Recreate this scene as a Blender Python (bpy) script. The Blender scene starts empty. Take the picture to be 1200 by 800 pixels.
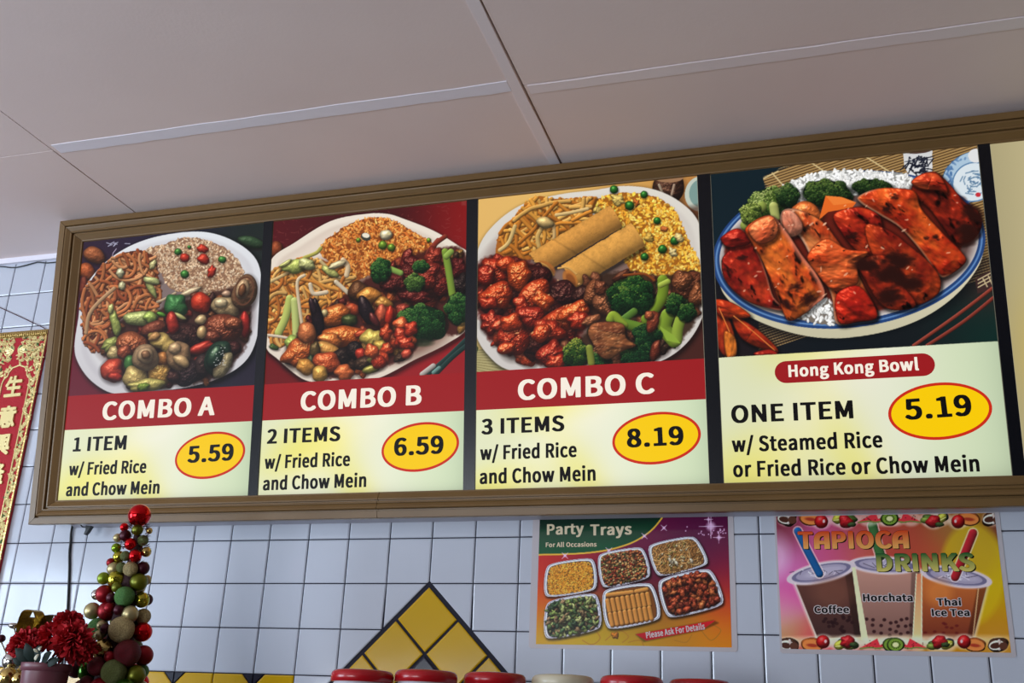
import bpy, bmesh, math, random, json
import numpy as np
from mathutils import Matrix, Vector

SC = bpy.context.scene
COL = SC.collection
random.seed(7)

# ------------------------------------------------------------------ camera, light, exposure
cam_d = bpy.data.cameras.new('camera'); cam = bpy.data.objects.new('camera', cam_d); COL.objects.link(cam)
cam_d.sensor_width = 36.0; cam_d.lens = 37.159; cam_d.clip_start = 0.02
RIGHT = Vector((0.95711141, 0.28686563, 0.04056914)); DOWN = Vector((-0.06428459, 0.34681464, -0.93572811)); FWD = Vector((-0.2824982, 0.89298808, 0.35038129))
mw = Matrix.Identity(4)
for i in range(3):
    mw[i][0] = RIGHT[i]; mw[i][1] = -DOWN[i]; mw[i][2] = -FWD[i]
mw[0][3], mw[1][3], mw[2][3] = 1.99732, -2.34455, 1.61629
cam.matrix_world = mw
SC.camera = cam
SC.view_settings.view_transform = 'Standard'; SC.view_settings.look = 'None'
SC.view_settings.gamma = 1.0; SC.view_settings.use_curve_mapping = False; SC.view_settings.exposure = 0.0

wd = bpy.data.worlds.new('overcast_sky'); SC.world = wd; wd.use_nodes = True
wd.node_tree.nodes['Background'].inputs[0].default_value = (0.62, 0.78, 1.0, 1)
wd.node_tree.nodes['Background'].inputs[1].default_value = 0.6

def area_light(name, loc, target, sx, sy, power, col):
    d = bpy.data.lights.new(name, 'AREA'); d.shape = 'RECTANGLE'; d.size = sx; d.size_y = sy; d.energy = power; d.color = col
    o = bpy.data.objects.new(name, d); COL.objects.link(o); o.location = loc
    o.rotation_euler = (Vector(target) - Vector(loc)).to_track_quat('-Z', 'Y').to_euler()
    return o
# daylight through the shop-front windows (behind and to the left of the camera)
area_light('daylight_front_window', (-0.75, -5.75, 1.25), (-0.75, 0, 1.3), 2.6, 1.3, 135, (0.88, 0.93, 1.0))
area_light('daylight_side_window', (-2.85, -3.0, 1.55), (0.6, -3.0, 1.65), 2.4, 1.9, 178, (0.70, 0.85, 1.0))

# ------------------------------------------------------------------ helpers
def lin(c):
    out = []
    for v in c[:3]:
        v = v / 255.0
        out.append(v / 12.92 if v <= 0.04045 else ((v + 0.055) / 1.055) ** 2.4)
    return (out[0], out[1], out[2], 1.0)

def mat(name, col, rough=0.5, metal=0.0, spec=0.5, coat=0.0, emit=0.0, noise=None, bump=None):
    m = bpy.data.materials.new(name); m.use_nodes = True
    nt = m.node_tree; b = nt.nodes['Principled BSDF']
    b.inputs['Base Color'].default_value = lin(col); b.inputs['Roughness'].default_value = rough
    b.inputs['Metallic'].default_value = metal; b.inputs['Specular IOR Level'].default_value = spec
    b.inputs['Coat Weight'].default_value = coat; b.inputs['Coat Roughness'].default_value = 0.08
    if emit:
        b.inputs['Emission Color'].default_value = lin(col); b.inputs['Emission Strength'].default_value = emit
        b.inputs['Base Color'].default_value = (0, 0, 0, 1)
    if noise or bump:
        tc = nt.nodes.new('ShaderNodeTexCoord')
    if noise:                                   # (scale, other colour, stretch)
        mp = nt.nodes.new('ShaderNodeMapping'); mp.inputs['Scale'].default_value = noise[2]
        nz = nt.nodes.new('ShaderNodeTexNoise'); nz.inputs['Scale'].default_value = noise[0]; nz.inputs['Detail'].default_value = 5
        cr = nt.nodes.new('ShaderNodeValToRGB'); cr.color_ramp.elements[0].color = lin(col); cr.color_ramp.elements[1].color = lin(noise[1])
        cr.color_ramp.elements[0].position = 0.3; cr.color_ramp.elements[1].position = 0.72
        nt.links.new(tc.outputs['Object'], mp.inputs[0]); nt.links.new(mp.outputs[0], nz.inputs['Vector'])
        nt.links.new(nz.outputs['Fac'], cr.inputs[0]); nt.links.new(cr.outputs[0], b.inputs['Base Color'])
    if bump:                                    # (scale, strength)
        nb = nt.nodes.new('ShaderNodeTexNoise'); nb.inputs['Scale'].default_value = bump[0]; nb.inputs['Detail'].default_value = 3
        bp = nt.nodes.new('ShaderNodeBump'); bp.inputs['Strength'].default_value = bump[1]; bp.inputs['Distance'].default_value = 0.01
        nt.links.new(tc.outputs['Object'], nb.inputs['Vector']); nt.links.new(nb.outputs['Fac'], bp.inputs['Height']); nt.links.new(bp.outputs[0], b.inputs['Normal'])
    return m

def print_mat(name, glow, rough=0.35, coat=0.0, spec=0.14):
    m = bpy.data.materials.new(name); m.use_nodes = True
    nt = m.node_tree; b = nt.nodes['Principled BSDF']
    a = nt.nodes.new('ShaderNodeVertexColor'); a.layer_name = 'ink'
    b.inputs['Roughness'].default_value = rough; b.inputs['Specular IOR Level'].default_value = spec
    b.inputs['Coat Weight'].default_value = coat; b.inputs['Coat Roughness'].default_value = 0.1
    if glow:
        b.inputs['Base Color'].default_value = (0, 0, 0, 1)
        nt.links.new(a.outputs[0], b.inputs['Emission Color']); b.inputs['Emission Strength'].default_value = glow
    else:
        nt.links.new(a.outputs[0], b.inputs['Base Color'])
    return m

def obj(name, bm, m, parent=None, smooth=False):
    me = bpy.data.meshes.new(name); bm.normal_update(); bm.to_mesh(me); bm.free()
    for x in (m if isinstance(m, (list, tuple)) else [m]): me.materials.append(x)
    if smooth:
        for p in me.polygons: p.use_smooth = True
    o = bpy.data.objects.new(name, me); COL.objects.link(o)
    if parent: o.parent = parent
    return o

def empty(name, mtx=None, parent=None):
    o = bpy.data.objects.new(name, None); COL.objects.link(o)
    if mtx is not None: o.matrix_world = mtx
    if parent: o.parent = parent
    return o

def tag(o, label, cat, group=None):
    o['label'] = label; o['category'] = cat
    if group: o['group'] = group
    return o

def struct(o):
    o['kind'] = 'structure'; return o

def box(bm, a, b, mi=0):
    x0, y0, z0 = a; x1, y1, z1 = b
    v = [bm.verts.new(p) for p in ((x0,y0,z0),(x1,y0,z0),(x1,y1,z0),(x0,y1,z0),(x0,y0,z1),(x1,y0,z1),(x1,y1,z1),(x0,y1,z1))]
    for f in ((0,3,2,1),(4,5,6,7),(0,1,5,4),(1,2,6,5),(2,3,7,6),(3,0,4,7)):
        bm.faces.new([v[i] for i in f]).material_index = mi

def prism(bm, pts2, w0, w1, mi=0):
    """polygon in local (x, y) extruded from z=w0 to z=w1"""
    a = [bm.verts.new((p[0], p[1], w0)) for p in pts2]; b = [bm.verts.new((p[0], p[1], w1)) for p in pts2]
    n = len(pts2)
    bm.faces.new(b).material_index = mi; bm.faces.new(a[::-1]).material_index = mi
    for i in range(n):
        bm.faces.new((a[i], a[(i+1) % n], b[(i+1) % n], b[i])).material_index = mi

def lathe(bm, prof, c=(0,0,0), seg=40):
    rings = []
    for r, z in prof:
        rings.append([bm.verts.new((c[0] + max(r, 1e-4)*math.cos(2*math.pi*k/seg), c[1] + max(r, 1e-4)*math.sin(2*math.pi*k/seg), c[2] + z)) for k in range(seg)])
    for A, B in zip(rings, rings[1:]):
        for k in range(seg): bm.faces.new((A[k], A[(k+1) % seg], B[(k+1) % seg], B[k]))
    bm.faces.new(rings[0][::-1]); bm.faces.new(rings[-1])

def catmull(P, n=8, closed=False):
    P = [np.array(p, float) for p in P]; out = []; N = len(P)
    rng = range(N if closed else N-1)
    for i in rng:
        if closed: p0, p1, p2, p3 = P[(i-1) % N], P[i], P[(i+1) % N], P[(i+2) % N]
        else: p0, p1, p2, p3 = P[max(i-1, 0)], P[i], P[i+1], P[min(i+2, N-1)]
        for k in range(n):
            t = k/n
            out.append(0.5*((2*p1) + (-p0+p2)*t + (2*p0-5*p1+4*p2-p3)*t*t + (-p0+3*p1-3*p2+p3)*t**3))
    if not closed: out.append(P[-1])
    return np.array(out)

def tube(bm, pts, r, seg=8, taper=None):
    pts = [Vector(p) for p in pts]; rings = []
    for i, p in enumerate(pts):
        d = (pts[min(i+1, len(pts)-1)] - pts[max(i-1, 0)]).normalized()
        a = d.orthogonal().normalized() if i == 0 else (rings_a - d*rings_a.dot(d)).normalized()
        rings_a = a; b = d.cross(a); rr = r if taper is None else r*taper(i/(len(pts)-1))
        rings.append([bm.verts.new(p + a*math.cos(2*math.pi*k/seg)*rr + b*math.sin(2*math.pi*k/seg)*rr) for k in range(seg)])
    for A, B in zip(rings, rings[1:]):
        for k in range(seg): bm.faces.new((A[k], A[(k+1) % seg], B[(k+1) % seg], B[k]))
    bm.faces.new(rings[0][::-1]); bm.faces.new(rings[-1])

# ------------------------------------------------------------------ lettering (glyph outlines, 500 units = cap height)
G = json.loads('''{".":[220,[[55,-5,31,9,18,35,18,67,30,94,43,104,65,112,114,112,138,102,151,89,159,67,158,32,147,10,136,1,119,-5]]],"/":[292,[[-13,-112,-21,-105,-21,-85,167,525,173,532,183,536,261,535,269,525,266,503,80,-102,75,-110,65,-113]]],"1":[396,[[36,3,29,8,27,15,27,67,31,77,40,80,126,80,131,83,132,89,132,393,126,399,53,401,47,412,48,456,55,464,111,480,156,499,239,498,245,493,247,483,248,86,254,80,327,80,336,77,340,67,340,10,334,4,325,2]]],"2":[396,[[6,3,0,8,-2,15,-2,52,1,62,105,162,166,236,200,297,210,334,211,353,207,380,200,398,192,408,170,423,156,427,136,420,114,406,82,378,40,377,28,382,1,409,-2,420,0,434,40,474,62,487,99,501,129,506,192,506,236,498,258,489,293,462,305,447,318,422,328,378,325,314,313,270,281,209,242,155,181,86,187,83,342,81,348,77,350,69,348,8,334,2]]],"3":[396,[[116,-5,75,5,33,25,-6,59,-9,67,-9,81,18,119,31,124,70,123,116,90,136,80,163,74,192,84,217,105,227,133,227,155,220,177,207,193,195,202,165,214,92,223,85,228,83,238,83,282,87,292,94,295,153,303,183,316,205,341,213,366,212,378,205,398,196,410,180,422,163,427,133,417,89,385,45,385,37,390,11,422,8,442,18,457,53,481,99,501,138,507,197,506,234,501,266,489,290,472,313,447,327,412,331,356,325,329,308,295,277,263,300,247,320,227,339,193,348,150,345,106,334,74,318,50,298,29,271,12,249,3,214,-5]]],"5":[396,[[116,-5,72,5,20,32,-10,59,-12,74,-6,86,21,120,65,122,75,119,109,91,129,81,158,74,175,79,190,86,204,99,219,118,230,153,230,182,224,204,212,226,197,242,180,252,160,256,141,250,109,233,70,232,55,237,28,255,25,273,40,486,46,496,55,499,317,498,324,493,326,486,326,432,322,422,310,418,153,417,147,398,142,339,148,333,202,332,251,324,283,310,311,287,323,273,336,246,348,204,348,140,337,96,320,62,299,37,276,20,244,4,207,-5]]],"6":[396,[[151,-5,109,8,80,27,55,52,30,96,17,133,7,197,7,280,20,361,37,407,60,444,87,472,109,486,153,503,178,506,244,506,263,503,304,488,338,464,348,449,344,431,315,399,303,394,263,395,236,415,214,425,205,425,187,419,173,409,150,383,138,356,128,317,134,313,160,320,239,320,271,312,304,295,319,280,334,258,347,228,355,184,352,116,345,91,327,57,293,20,263,4,232,-5],[186,74,200,76,220,94,234,121,240,150,240,177,228,214,212,234,190,244,170,239,148,225,129,205,123,192,131,148,143,116,163,89]]],"8":[396,[[129,-5,94,4,48,29,27,50,16,67,3,99,0,150,8,184,31,227,68,265,40,302,28,329,22,356,25,405,33,430,47,454,67,474,89,489,134,504,227,504,258,495,293,474,310,456,330,420,338,371,335,339,321,302,290,255,321,226,342,192,352,157,352,106,344,78,328,50,303,25,271,7,222,-5],[167,72,190,71,219,88,234,111,238,140,229,162,214,180,185,201,153,214,137,202,121,177,111,138,116,116,128,96,146,81],[194,302,202,303,219,326,227,356,227,373,221,395,211,410,192,425,175,428,160,421,143,402,135,380,135,366,142,346,153,330,173,314]]],"9":[396,[[102,-5,65,6,26,29,8,50,11,69,39,101,53,107,92,106,121,84,141,76,151,75,168,82,187,97,204,118,217,148,226,184,222,187,178,178,109,181,80,190,45,210,20,241,8,270,0,302,-2,336,1,378,11,412,25,442,43,465,62,481,87,495,114,504,143,507,212,504,254,489,276,474,295,455,320,418,336,378,348,302,348,241,345,197,335,145,317,94,291,52,268,29,244,12,207,-2,187,-5],[162,255,176,258,200,272,228,300,233,312,225,353,210,390,190,414,165,428,148,420,131,402,121,383,113,349,113,326,124,287,141,267]]],"A":[430,[[-18,3,-26,10,-26,25,132,493,143,499,249,497,257,486,412,32,414,20,412,8,401,2,298,4,292,13,249,143,143,144,133,140,95,20,87,6,75,2],[162,221,217,220,225,224,198,312,192,322,165,243,160,226]]],"B":[461,[[43,3,37,8,34,18,37,493,50,499,258,497,310,486,342,471,363,454,376,437,387,412,392,390,392,349,389,331,374,297,353,270,394,236,416,192,419,172,416,116,401,77,389,59,369,39,337,21,303,10,249,2],[155,79,190,78,232,83,256,90,273,100,291,118,301,143,300,167,289,192,273,206,239,219,205,225,155,224,152,211,152,86],[155,302,195,301,227,307,246,315,261,326,271,344,274,366,271,383,261,399,246,410,224,417,173,423,155,422,152,410,152,309]]],"C":[449,[[197,-5,175,-2,138,10,107,27,67,61,42,96,23,140,10,199,7,263,13,317,23,358,47,410,71,442,107,471,143,491,190,504,276,507,307,501,347,486,383,462,401,442,398,422,372,390,359,382,317,383,283,409,246,423,214,415,185,398,153,358,138,324,127,265,127,236,133,197,148,150,163,126,187,100,207,87,234,78,254,79,288,93,329,126,369,127,382,121,406,91,411,81,411,69,404,57,372,28,322,3,285,-5]]],"D":[481,[[43,3,37,8,34,18,37,493,50,499,234,496,295,484,339,462,372,434,396,402,416,358,426,314,431,251,426,189,416,145,396,101,372,67,347,45,303,20,281,13,246,5,214,2],[155,81,192,83,222,91,249,106,271,124,288,150,300,179,308,216,311,251,308,285,300,324,287,353,274,373,247,398,224,409,192,418,163,421,155,420,152,412,152,91]]],"E":[418,[[43,3,37,8,34,18,37,493,50,499,356,497,362,486,363,434,360,424,354,419,160,418,153,415,152,309,155,302,320,300,328,290,328,241,326,228,317,223,155,221,152,214,152,91,155,84,160,83,361,82,368,77,370,69,368,8,354,2]]],"F":[394,[[43,3,37,8,34,18,37,493,50,499,356,497,362,486,363,434,360,424,354,419,160,418,153,415,153,294,160,291,322,290,329,285,331,277,330,221,325,215,317,213,155,211,152,204,150,8,138,2]]],"H":[506,[[43,3,37,8,34,18,34,483,38,495,48,499,136,499,150,493,152,312,155,304,298,303,307,304,311,309,313,493,327,499,415,499,425,496,429,481,429,18,425,6,415,2,327,2,313,8,311,214,308,221,163,222,155,221,152,214,150,8,138,2]]],"I":[229,[[43,3,37,8,34,18,35,488,38,496,48,499,141,499,150,493,152,483,152,13,148,6,138,2]]],"K":[454,[[43,3,37,8,34,18,37,493,43,498,55,499,138,499,150,493,152,341,156,333,295,497,410,497,416,486,413,471,277,304,435,30,438,20,436,8,423,2,327,2,317,6,207,194,197,205,152,153,152,18,148,6,136,2]]],"M":[560,[[43,3,37,8,34,18,34,483,38,495,48,499,148,499,163,493,258,234,264,241,356,495,371,499,469,499,478,496,483,481,483,18,479,6,469,2,383,2,370,8,366,207,364,208,359,199,305,54,293,49,224,48,214,51,208,59,151,212,147,202,145,8,134,2]]],"N":[503,[[43,3,37,8,34,18,34,483,38,495,55,499,141,499,151,495,307,229,311,238,312,491,317,497,325,499,413,499,422,496,426,481,426,18,423,6,413,2,322,2,307,8,153,271,149,260,148,10,143,4,136,2]]],"O":[515,[[195,-5,173,-2,136,10,97,32,64,64,42,96,20,150,10,199,7,265,13,319,23,361,44,407,64,437,97,469,135,491,183,504,261,507,303,501,342,489,381,465,409,437,435,395,450,361,463,300,465,238,458,175,447,135,430,96,409,64,376,32,339,11,298,-3,271,-5],[226,79,244,78,271,88,293,105,312,128,335,177,345,238,345,263,338,314,320,361,306,383,288,400,268,413,239,423,224,421,200,410,183,398,163,378,148,353,138,326,127,268,130,211,136,184,150,145,168,118,185,100,205,87]]],"P":[446,[[43,3,37,8,34,18,37,493,50,499,256,497,315,484,349,466,376,439,389,417,399,385,402,349,399,307,389,275,376,252,359,232,344,221,315,205,290,196,241,188,155,187,152,179,150,8,138,2],[155,265,200,267,229,272,252,282,271,302,281,329,284,346,281,363,273,386,254,405,214,418,163,421,153,418,152,275]]],"R":[447,[[43,3,37,8,34,18,37,493,50,499,266,497,320,484,354,466,375,447,389,424,396,405,402,375,401,322,393,290,370,251,349,233,314,214,311,209,414,28,414,8,401,2,303,2,293,6,186,192,178,200,163,200,155,199,152,192,150,8,138,2],[155,277,192,276,227,282,251,292,269,307,283,339,284,361,278,383,261,403,234,415,205,420,160,421,153,418,152,287]]],"S":[422,[[143,-5,92,8,36,37,4,67,3,84,8,94,40,130,85,132,94,128,121,106,148,90,183,78,205,78,234,90,250,104,261,128,261,145,251,168,232,185,96,248,55,279,37,304,25,336,22,368,25,400,35,427,52,454,70,471,104,491,143,503,168,506,236,506,268,501,322,479,349,460,362,447,365,437,363,424,335,388,322,382,283,383,241,411,209,422,195,423,178,418,156,403,145,385,143,366,155,344,180,324,310,265,337,247,352,232,372,199,379,175,382,135,379,106,369,79,353,52,330,30,295,10,276,2,239,-5]]],"T":[424,[[141,3,134,8,132,18,131,415,124,418,-4,421,-10,432,-9,491,-4,497,6,499,384,498,390,493,392,483,392,432,386,421,258,418,251,415,249,10,244,4,236,2]]],"a":[401,[[94,-5,67,4,45,17,28,34,17,57,10,77,7,111,11,138,20,162,40,190,60,204,89,219,143,236,209,248,217,252,218,258,206,287,190,301,178,305,134,293,97,272,53,272,43,282,26,312,27,336,38,346,81,368,136,384,212,386,239,384,266,375,293,359,310,339,330,297,335,270,338,228,337,10,332,4,325,2,244,2,227,10,178,-5],[150,74,160,74,183,83,218,108,220,116,220,162,217,172,165,158,146,146,131,130,125,118,126,99,135,84]]],"c":[368,[[151,-5,111,5,75,24,53,44,36,66,18,101,5,160,5,219,16,268,35,309,55,335,84,358,111,372,146,383,175,386,229,386,261,381,293,367,321,349,328,336,325,317,303,286,290,279,246,280,222,296,202,304,183,299,163,286,140,258,131,236,123,194,128,153,138,123,148,108,165,90,180,81,197,75,207,76,227,84,258,104,303,104,311,99,332,67,335,45,328,35,315,25,261,0,236,-5]]],"d":[438,[[134,-5,97,5,67,23,45,44,25,77,13,111,5,160,8,236,18,275,33,307,53,335,72,354,107,374,134,383,160,386,214,386,245,383,248,525,252,535,263,538,356,537,363,532,365,522,364,10,359,4,352,2,273,2,258,8,214,-5],[184,77,195,76,213,84,235,101,247,118,247,275,227,293,197,304,170,292,143,263,130,233,123,189,128,150,139,116,158,90]]],"e":[396,[[156,-5,116,4,85,20,58,41,35,69,16,108,8,140,5,214,8,241,18,275,35,309,51,331,82,359,109,373,141,384,173,386,239,384,268,375,293,361,316,341,334,314,347,280,355,236,355,182,352,169,339,161,131,161,126,160,124,153,143,111,172,84,207,72,241,81,268,95,315,94,321,89,339,57,340,37,336,30,322,21,273,0,244,-5],[127,233,236,232,241,233,243,238,237,265,225,285,207,301,190,306,170,300,145,277,131,255,125,238]]],"f":[250,[[48,3,41,8,39,18,39,295,36,300,4,301,-5,307,-6,366,1,373,33,377,38,380,39,444,45,473,62,508,82,528,107,540,129,546,209,546,244,538,254,527,255,510,241,467,229,462,175,465,163,451,157,432,156,380,163,377,214,377,224,373,228,363,228,317,226,307,219,302,160,301,155,295,153,10,148,4,141,2]]],"g":[402,[[131,-157,80,-147,48,-132,20,-107,6,-78,2,-48,6,-24,18,3,40,30,28,55,22,77,25,111,33,130,49,155,28,189,17,221,15,248,18,277,26,307,42,334,64,356,97,375,126,384,205,386,249,377,364,376,372,366,371,312,361,304,327,303,322,300,330,265,330,231,323,194,306,162,274,133,246,120,214,112,141,112,134,106,132,96,143,81,160,76,283,73,320,65,349,50,370,25,379,-7,379,-36,369,-73,355,-95,333,-117,303,-135,273,-147,209,-157],[174,-85,202,-83,239,-66,255,-51,261,-39,262,-29,257,-19,244,-9,217,-3,143,-3,134,-6,123,-17,116,-31,117,-53,138,-75],[168,187,180,186,200,200,212,218,218,241,218,258,209,283,197,298,175,310,158,302,147,292,137,275,132,258,133,236,138,219,147,204]]],"h":[429,[[38,3,32,8,29,18,30,527,34,535,43,538,136,538,143,534,147,525,148,375,153,374,202,386,254,386,288,381,322,363,340,344,351,322,362,280,365,251,365,13,361,6,352,2,261,2,250,8,247,243,237,282,223,297,209,302,180,287,147,255,145,8,134,2]]],"i":[218,[[38,3,32,8,29,18,30,368,36,374,43,377,138,376,145,371,147,361,146,10,141,4,134,2],[60,419,38,428,23,449,20,483,30,508,40,517,58,524,121,523,141,514,152,498,157,481,154,451,144,434,129,424,111,419]]],"k":[394,[[38,3,32,8,29,18,30,527,34,535,43,538,134,538,141,534,144,525,146,267,154,270,231,366,241,375,344,377,352,374,356,369,357,353,350,341,253,221,372,30,374,13,371,6,361,2,258,4,248,15,180,128,175,130,145,96,144,15,140,6,129,2]]],"l":[224,[[82,-5,62,3,47,15,35,37,29,64,29,525,33,534,40,538,134,538,143,534,147,522,147,81,151,74,166,72,174,64,184,13,178,0,160,-5]]],"m":[633,[[38,3,31,10,29,20,29,361,36,374,121,377,138,369,168,381,192,386,249,386,293,376,327,354,366,376,386,383,405,386,457,386,501,376,521,364,538,346,558,304,566,243,566,18,560,4,462,2,454,4,450,10,448,241,440,278,425,296,415,301,403,297,378,280,356,255,353,8,339,2,251,2,242,6,238,18,237,248,233,270,225,287,214,297,205,301,173,283,147,255,145,8,134,2]]],"n":[431,[[38,3,32,8,29,18,29,361,33,373,43,377,121,377,141,368,185,384,251,386,293,379,322,363,339,344,350,324,362,280,365,248,365,20,361,6,352,2,263,2,250,8,247,243,237,282,223,297,209,302,180,287,147,255,145,8,134,2]]],"o":[429,[[151,-5,111,5,80,22,51,47,35,69,16,108,8,140,5,214,8,241,16,270,33,307,55,336,82,359,109,373,143,384,212,386,246,383,278,372,308,356,334,332,353,307,369,273,379,236,382,177,379,140,369,106,349,67,332,44,303,20,273,5,234,-5],[186,77,197,76,212,82,239,106,256,140,264,189,257,236,244,265,220,292,192,304,165,291,145,270,128,231,123,194,128,150,138,121,147,106,164,89]]],"r":[290,[[38,3,32,8,29,18,32,371,43,377,116,377,138,370,160,381,190,386,244,386,271,378,276,368,277,353,263,302,254,298,207,300,195,295,170,273,148,233,145,8,134,2]]],"s":[341,[[102,-5,54,8,-1,40,-6,47,-7,62,1,80,25,108,65,110,80,104,113,81,151,71,168,77,183,90,188,101,188,113,168,136,60,185,31,210,13,246,10,282,13,304,19,322,36,347,60,366,80,376,131,386,190,386,222,381,266,363,291,344,293,324,272,292,256,282,217,282,180,302,156,308,135,297,127,285,126,273,135,260,151,248,246,207,281,181,296,157,303,128,300,79,281,40,264,23,239,8,195,-5]]],"t":[283,[[121,-5,97,3,77,14,62,30,50,52,39,101,39,295,33,301,-4,302,-12,312,-12,361,-9,370,-1,374,38,377,43,380,49,464,53,471,60,474,151,472,157,461,158,380,165,377,239,376,246,373,250,366,250,314,244,303,165,301,158,297,157,116,162,91,178,75,205,80,236,80,246,77,259,32,259,15,249,5,209,-5]]],"w":[554,[[92,3,85,8,79,25,-11,351,-12,366,-8,373,1,377,89,377,104,371,151,203,156,209,202,373,214,377,308,375,315,368,356,216,364,200,410,371,425,377,511,377,521,373,524,366,523,353,427,6,410,2,315,2,305,6,297,20,256,170,251,162,215,25,207,6,195,2]]],"y":[375,[[28,-147,4,-141,-4,-132,-5,-112,7,-70,18,-64,65,-64,77,-57,97,-31,115,15,-19,349,-17,371,-11,376,-1,377,85,377,97,371,167,182,173,176,239,371,251,377,347,374,353,363,350,346,225,-17,195,-80,171,-112,156,-125,129,-139,89,-147]]],"生":[500,[[18,-22,11,-16,10,-4,10,36,18,46,207,47,213,52,213,134,211,140,72,143,66,152,64,202,47,207,18,227,12,234,13,259,40,294,59,327,76,363,101,434,107,444,132,447,161,440,172,434,175,411,160,365,162,359,207,358,213,361,214,442,218,452,226,454,274,455,284,452,288,444,288,365,291,359,453,358,464,354,467,346,467,300,465,292,459,288,295,287,289,284,288,219,291,213,441,211,450,202,450,157,447,146,439,141,291,140,288,134,288,54,289,49,295,47,484,46,490,42,492,34,492,-10,488,-20,476,-22],[83,213,211,213,213,219,213,284,207,287,127,286,83,217]]],"意":[500,[[174,-33,149,-24,138,-12,133,4,131,44,128,48,93,-5,73,-25,49,-25,20,-8,14,0,15,21,57,75,77,117,76,269,70,272,30,272,22,276,19,284,20,329,30,337,118,337,123,340,119,350,114,352,55,353,47,356,42,367,42,406,45,413,57,418,203,418,206,423,206,442,210,450,255,460,272,456,297,418,443,418,453,415,458,404,458,365,455,357,445,353,388,352,381,340,386,337,474,337,484,329,485,284,482,276,472,272,430,272,426,269,425,263,425,107,478,34,483,23,480,2,447,-16,424,-16,418,-12,397,23,384,39,370,-8,363,-20,343,-31,330,-34],[207,32,257,32,264,34,236,58,205,77,202,73,202,40],[346,79,351,77,354,80,352,100,306,100,306,96,322,82],[208,338,289,337,295,340,298,350,293,353,207,352,203,348]]],"興":[500,[[39,-37,13,-6,12,13,14,21,76,52,115,77,109,79,16,80,10,82,6,90,6,136,9,144,16,148,43,149,46,154,38,373,39,406,41,413,51,419,134,449,153,447,164,432,170,430,330,430,349,433,447,433,457,430,461,421,462,321,456,154,461,149,484,148,491,142,492,90,488,82,482,80,401,79,395,77,478,25,480,0,462,-24,449,-34,424,-31,347,17,288,50,283,55,282,77,280,79,222,79,217,77,217,57,213,50,174,22,68,-34,57,-38],[116,150,144,150,146,156,145,175,139,178,116,177,113,167],[213,150,284,149,289,152,284,154,216,154,212,154],[356,150,384,150,388,173,382,176,356,175,354,165],[356,242,388,242,391,266,386,268,356,267,354,257],[114,244,144,244,145,268,139,270,112,269,110,263],[356,334,392,334,394,340,393,364,388,366,356,365,354,356],[110,338,144,338,146,344,145,371,139,372,111,363,108,356]]],"隆":[500,[[32,-39,26,-35,23,-25,23,417,26,429,36,433,170,434,195,419,199,413,200,392,190,361,191,358,230,391,249,415,271,450,282,456,299,456,338,448,342,440,340,417,343,414,430,416,457,400,461,390,459,369,438,336,403,296,434,282,497,265,504,256,503,236,478,202,461,201,441,204,437,190,430,184,370,183,366,177,370,172,457,172,466,167,469,159,469,121,460,106,463,96,463,54,459,48,451,45,372,45,367,42,372,39,489,38,496,27,496,-14,493,-22,482,-26,168,-25,162,-21,160,-12,160,29,166,38,288,39,292,42,288,45,211,46,204,52,200,67,168,84,141,76,93,75,90,69,89,-33,78,-40],[93,144,112,143,120,146,127,165,118,202,109,219,93,239,90,229,90,150],[198,165,203,169,212,188,212,197,195,194],[286,173,293,174,292,182,286,181],[164,263,178,263,226,278,262,293,266,298,257,308,251,309,214,282,197,280,188,282,168,300,157,275],[92,307,97,314,112,357,111,365,95,366,91,363],[330,338,334,337,341,342,346,350,322,350,322,346]]]," ":[167,[]]}''')

def letters(name, s, u0, v0, u1, v1, cap, w, m, parent, depth=0.0004, ramp=None):
    """a line of lettering whose baseline runs from (u0,v0) to (u1,v1), in the parent's own plane at height w"""
    tot = sum(G[c][0] for c in s) / 500.0
    L = math.hypot(u1-u0, v1-v0); ang = math.atan2(v1-v0, u1-u0); sx = L / (tot*cap)
    c = bpy.data.curves.new(name, 'CURVE'); c.dimensions = '2D'; c.fill_mode = 'BOTH'; c.extrude = depth
    x = 0.0
    for ch in s:
        a, loops = G[ch]
        for l in loops:
            sp = c.splines.new('POLY'); k = len(l)//2; sp.points.add(k-1)
            for i in range(k): sp.points[i].co = ((x + l[2*i]/500.0)*cap*sx, l[2*i+1]/500.0*cap, 0, 1)
            sp.use_cyclic_u = True
        x += a/500.0
    t = bpy.data.objects.new(name, c); me = bpy.data.meshes.new_from_object(t)
    bpy.data.objects.remove(t); bpy.data.curves.remove(c)
    if ramp:                                    # ink that runs from one colour at the foot to another at the head
        y = np.clip(np.array([v.co.y for v in me.vertices])/cap, 0, 1)[:, None]; top, bot = np.array(lin(ramp[0])), np.array(lin(ramp[1]))
        me.color_attributes.new('ink', 'FLOAT_COLOR', 'POINT').data.foreach_set('color', (bot*(1-y)+top*y).astype(np.float32).ravel())
    me.transform(Matrix.Translation((u0, v0, w)) @ Matrix.Rotation(ang, 4, 'Z'))
    me.materials.clear(); me.materials.append(m); me.name = name
    o = bpy.data.objects.new(name, me); COL.objects.link(o); o.parent = parent
    return o

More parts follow.
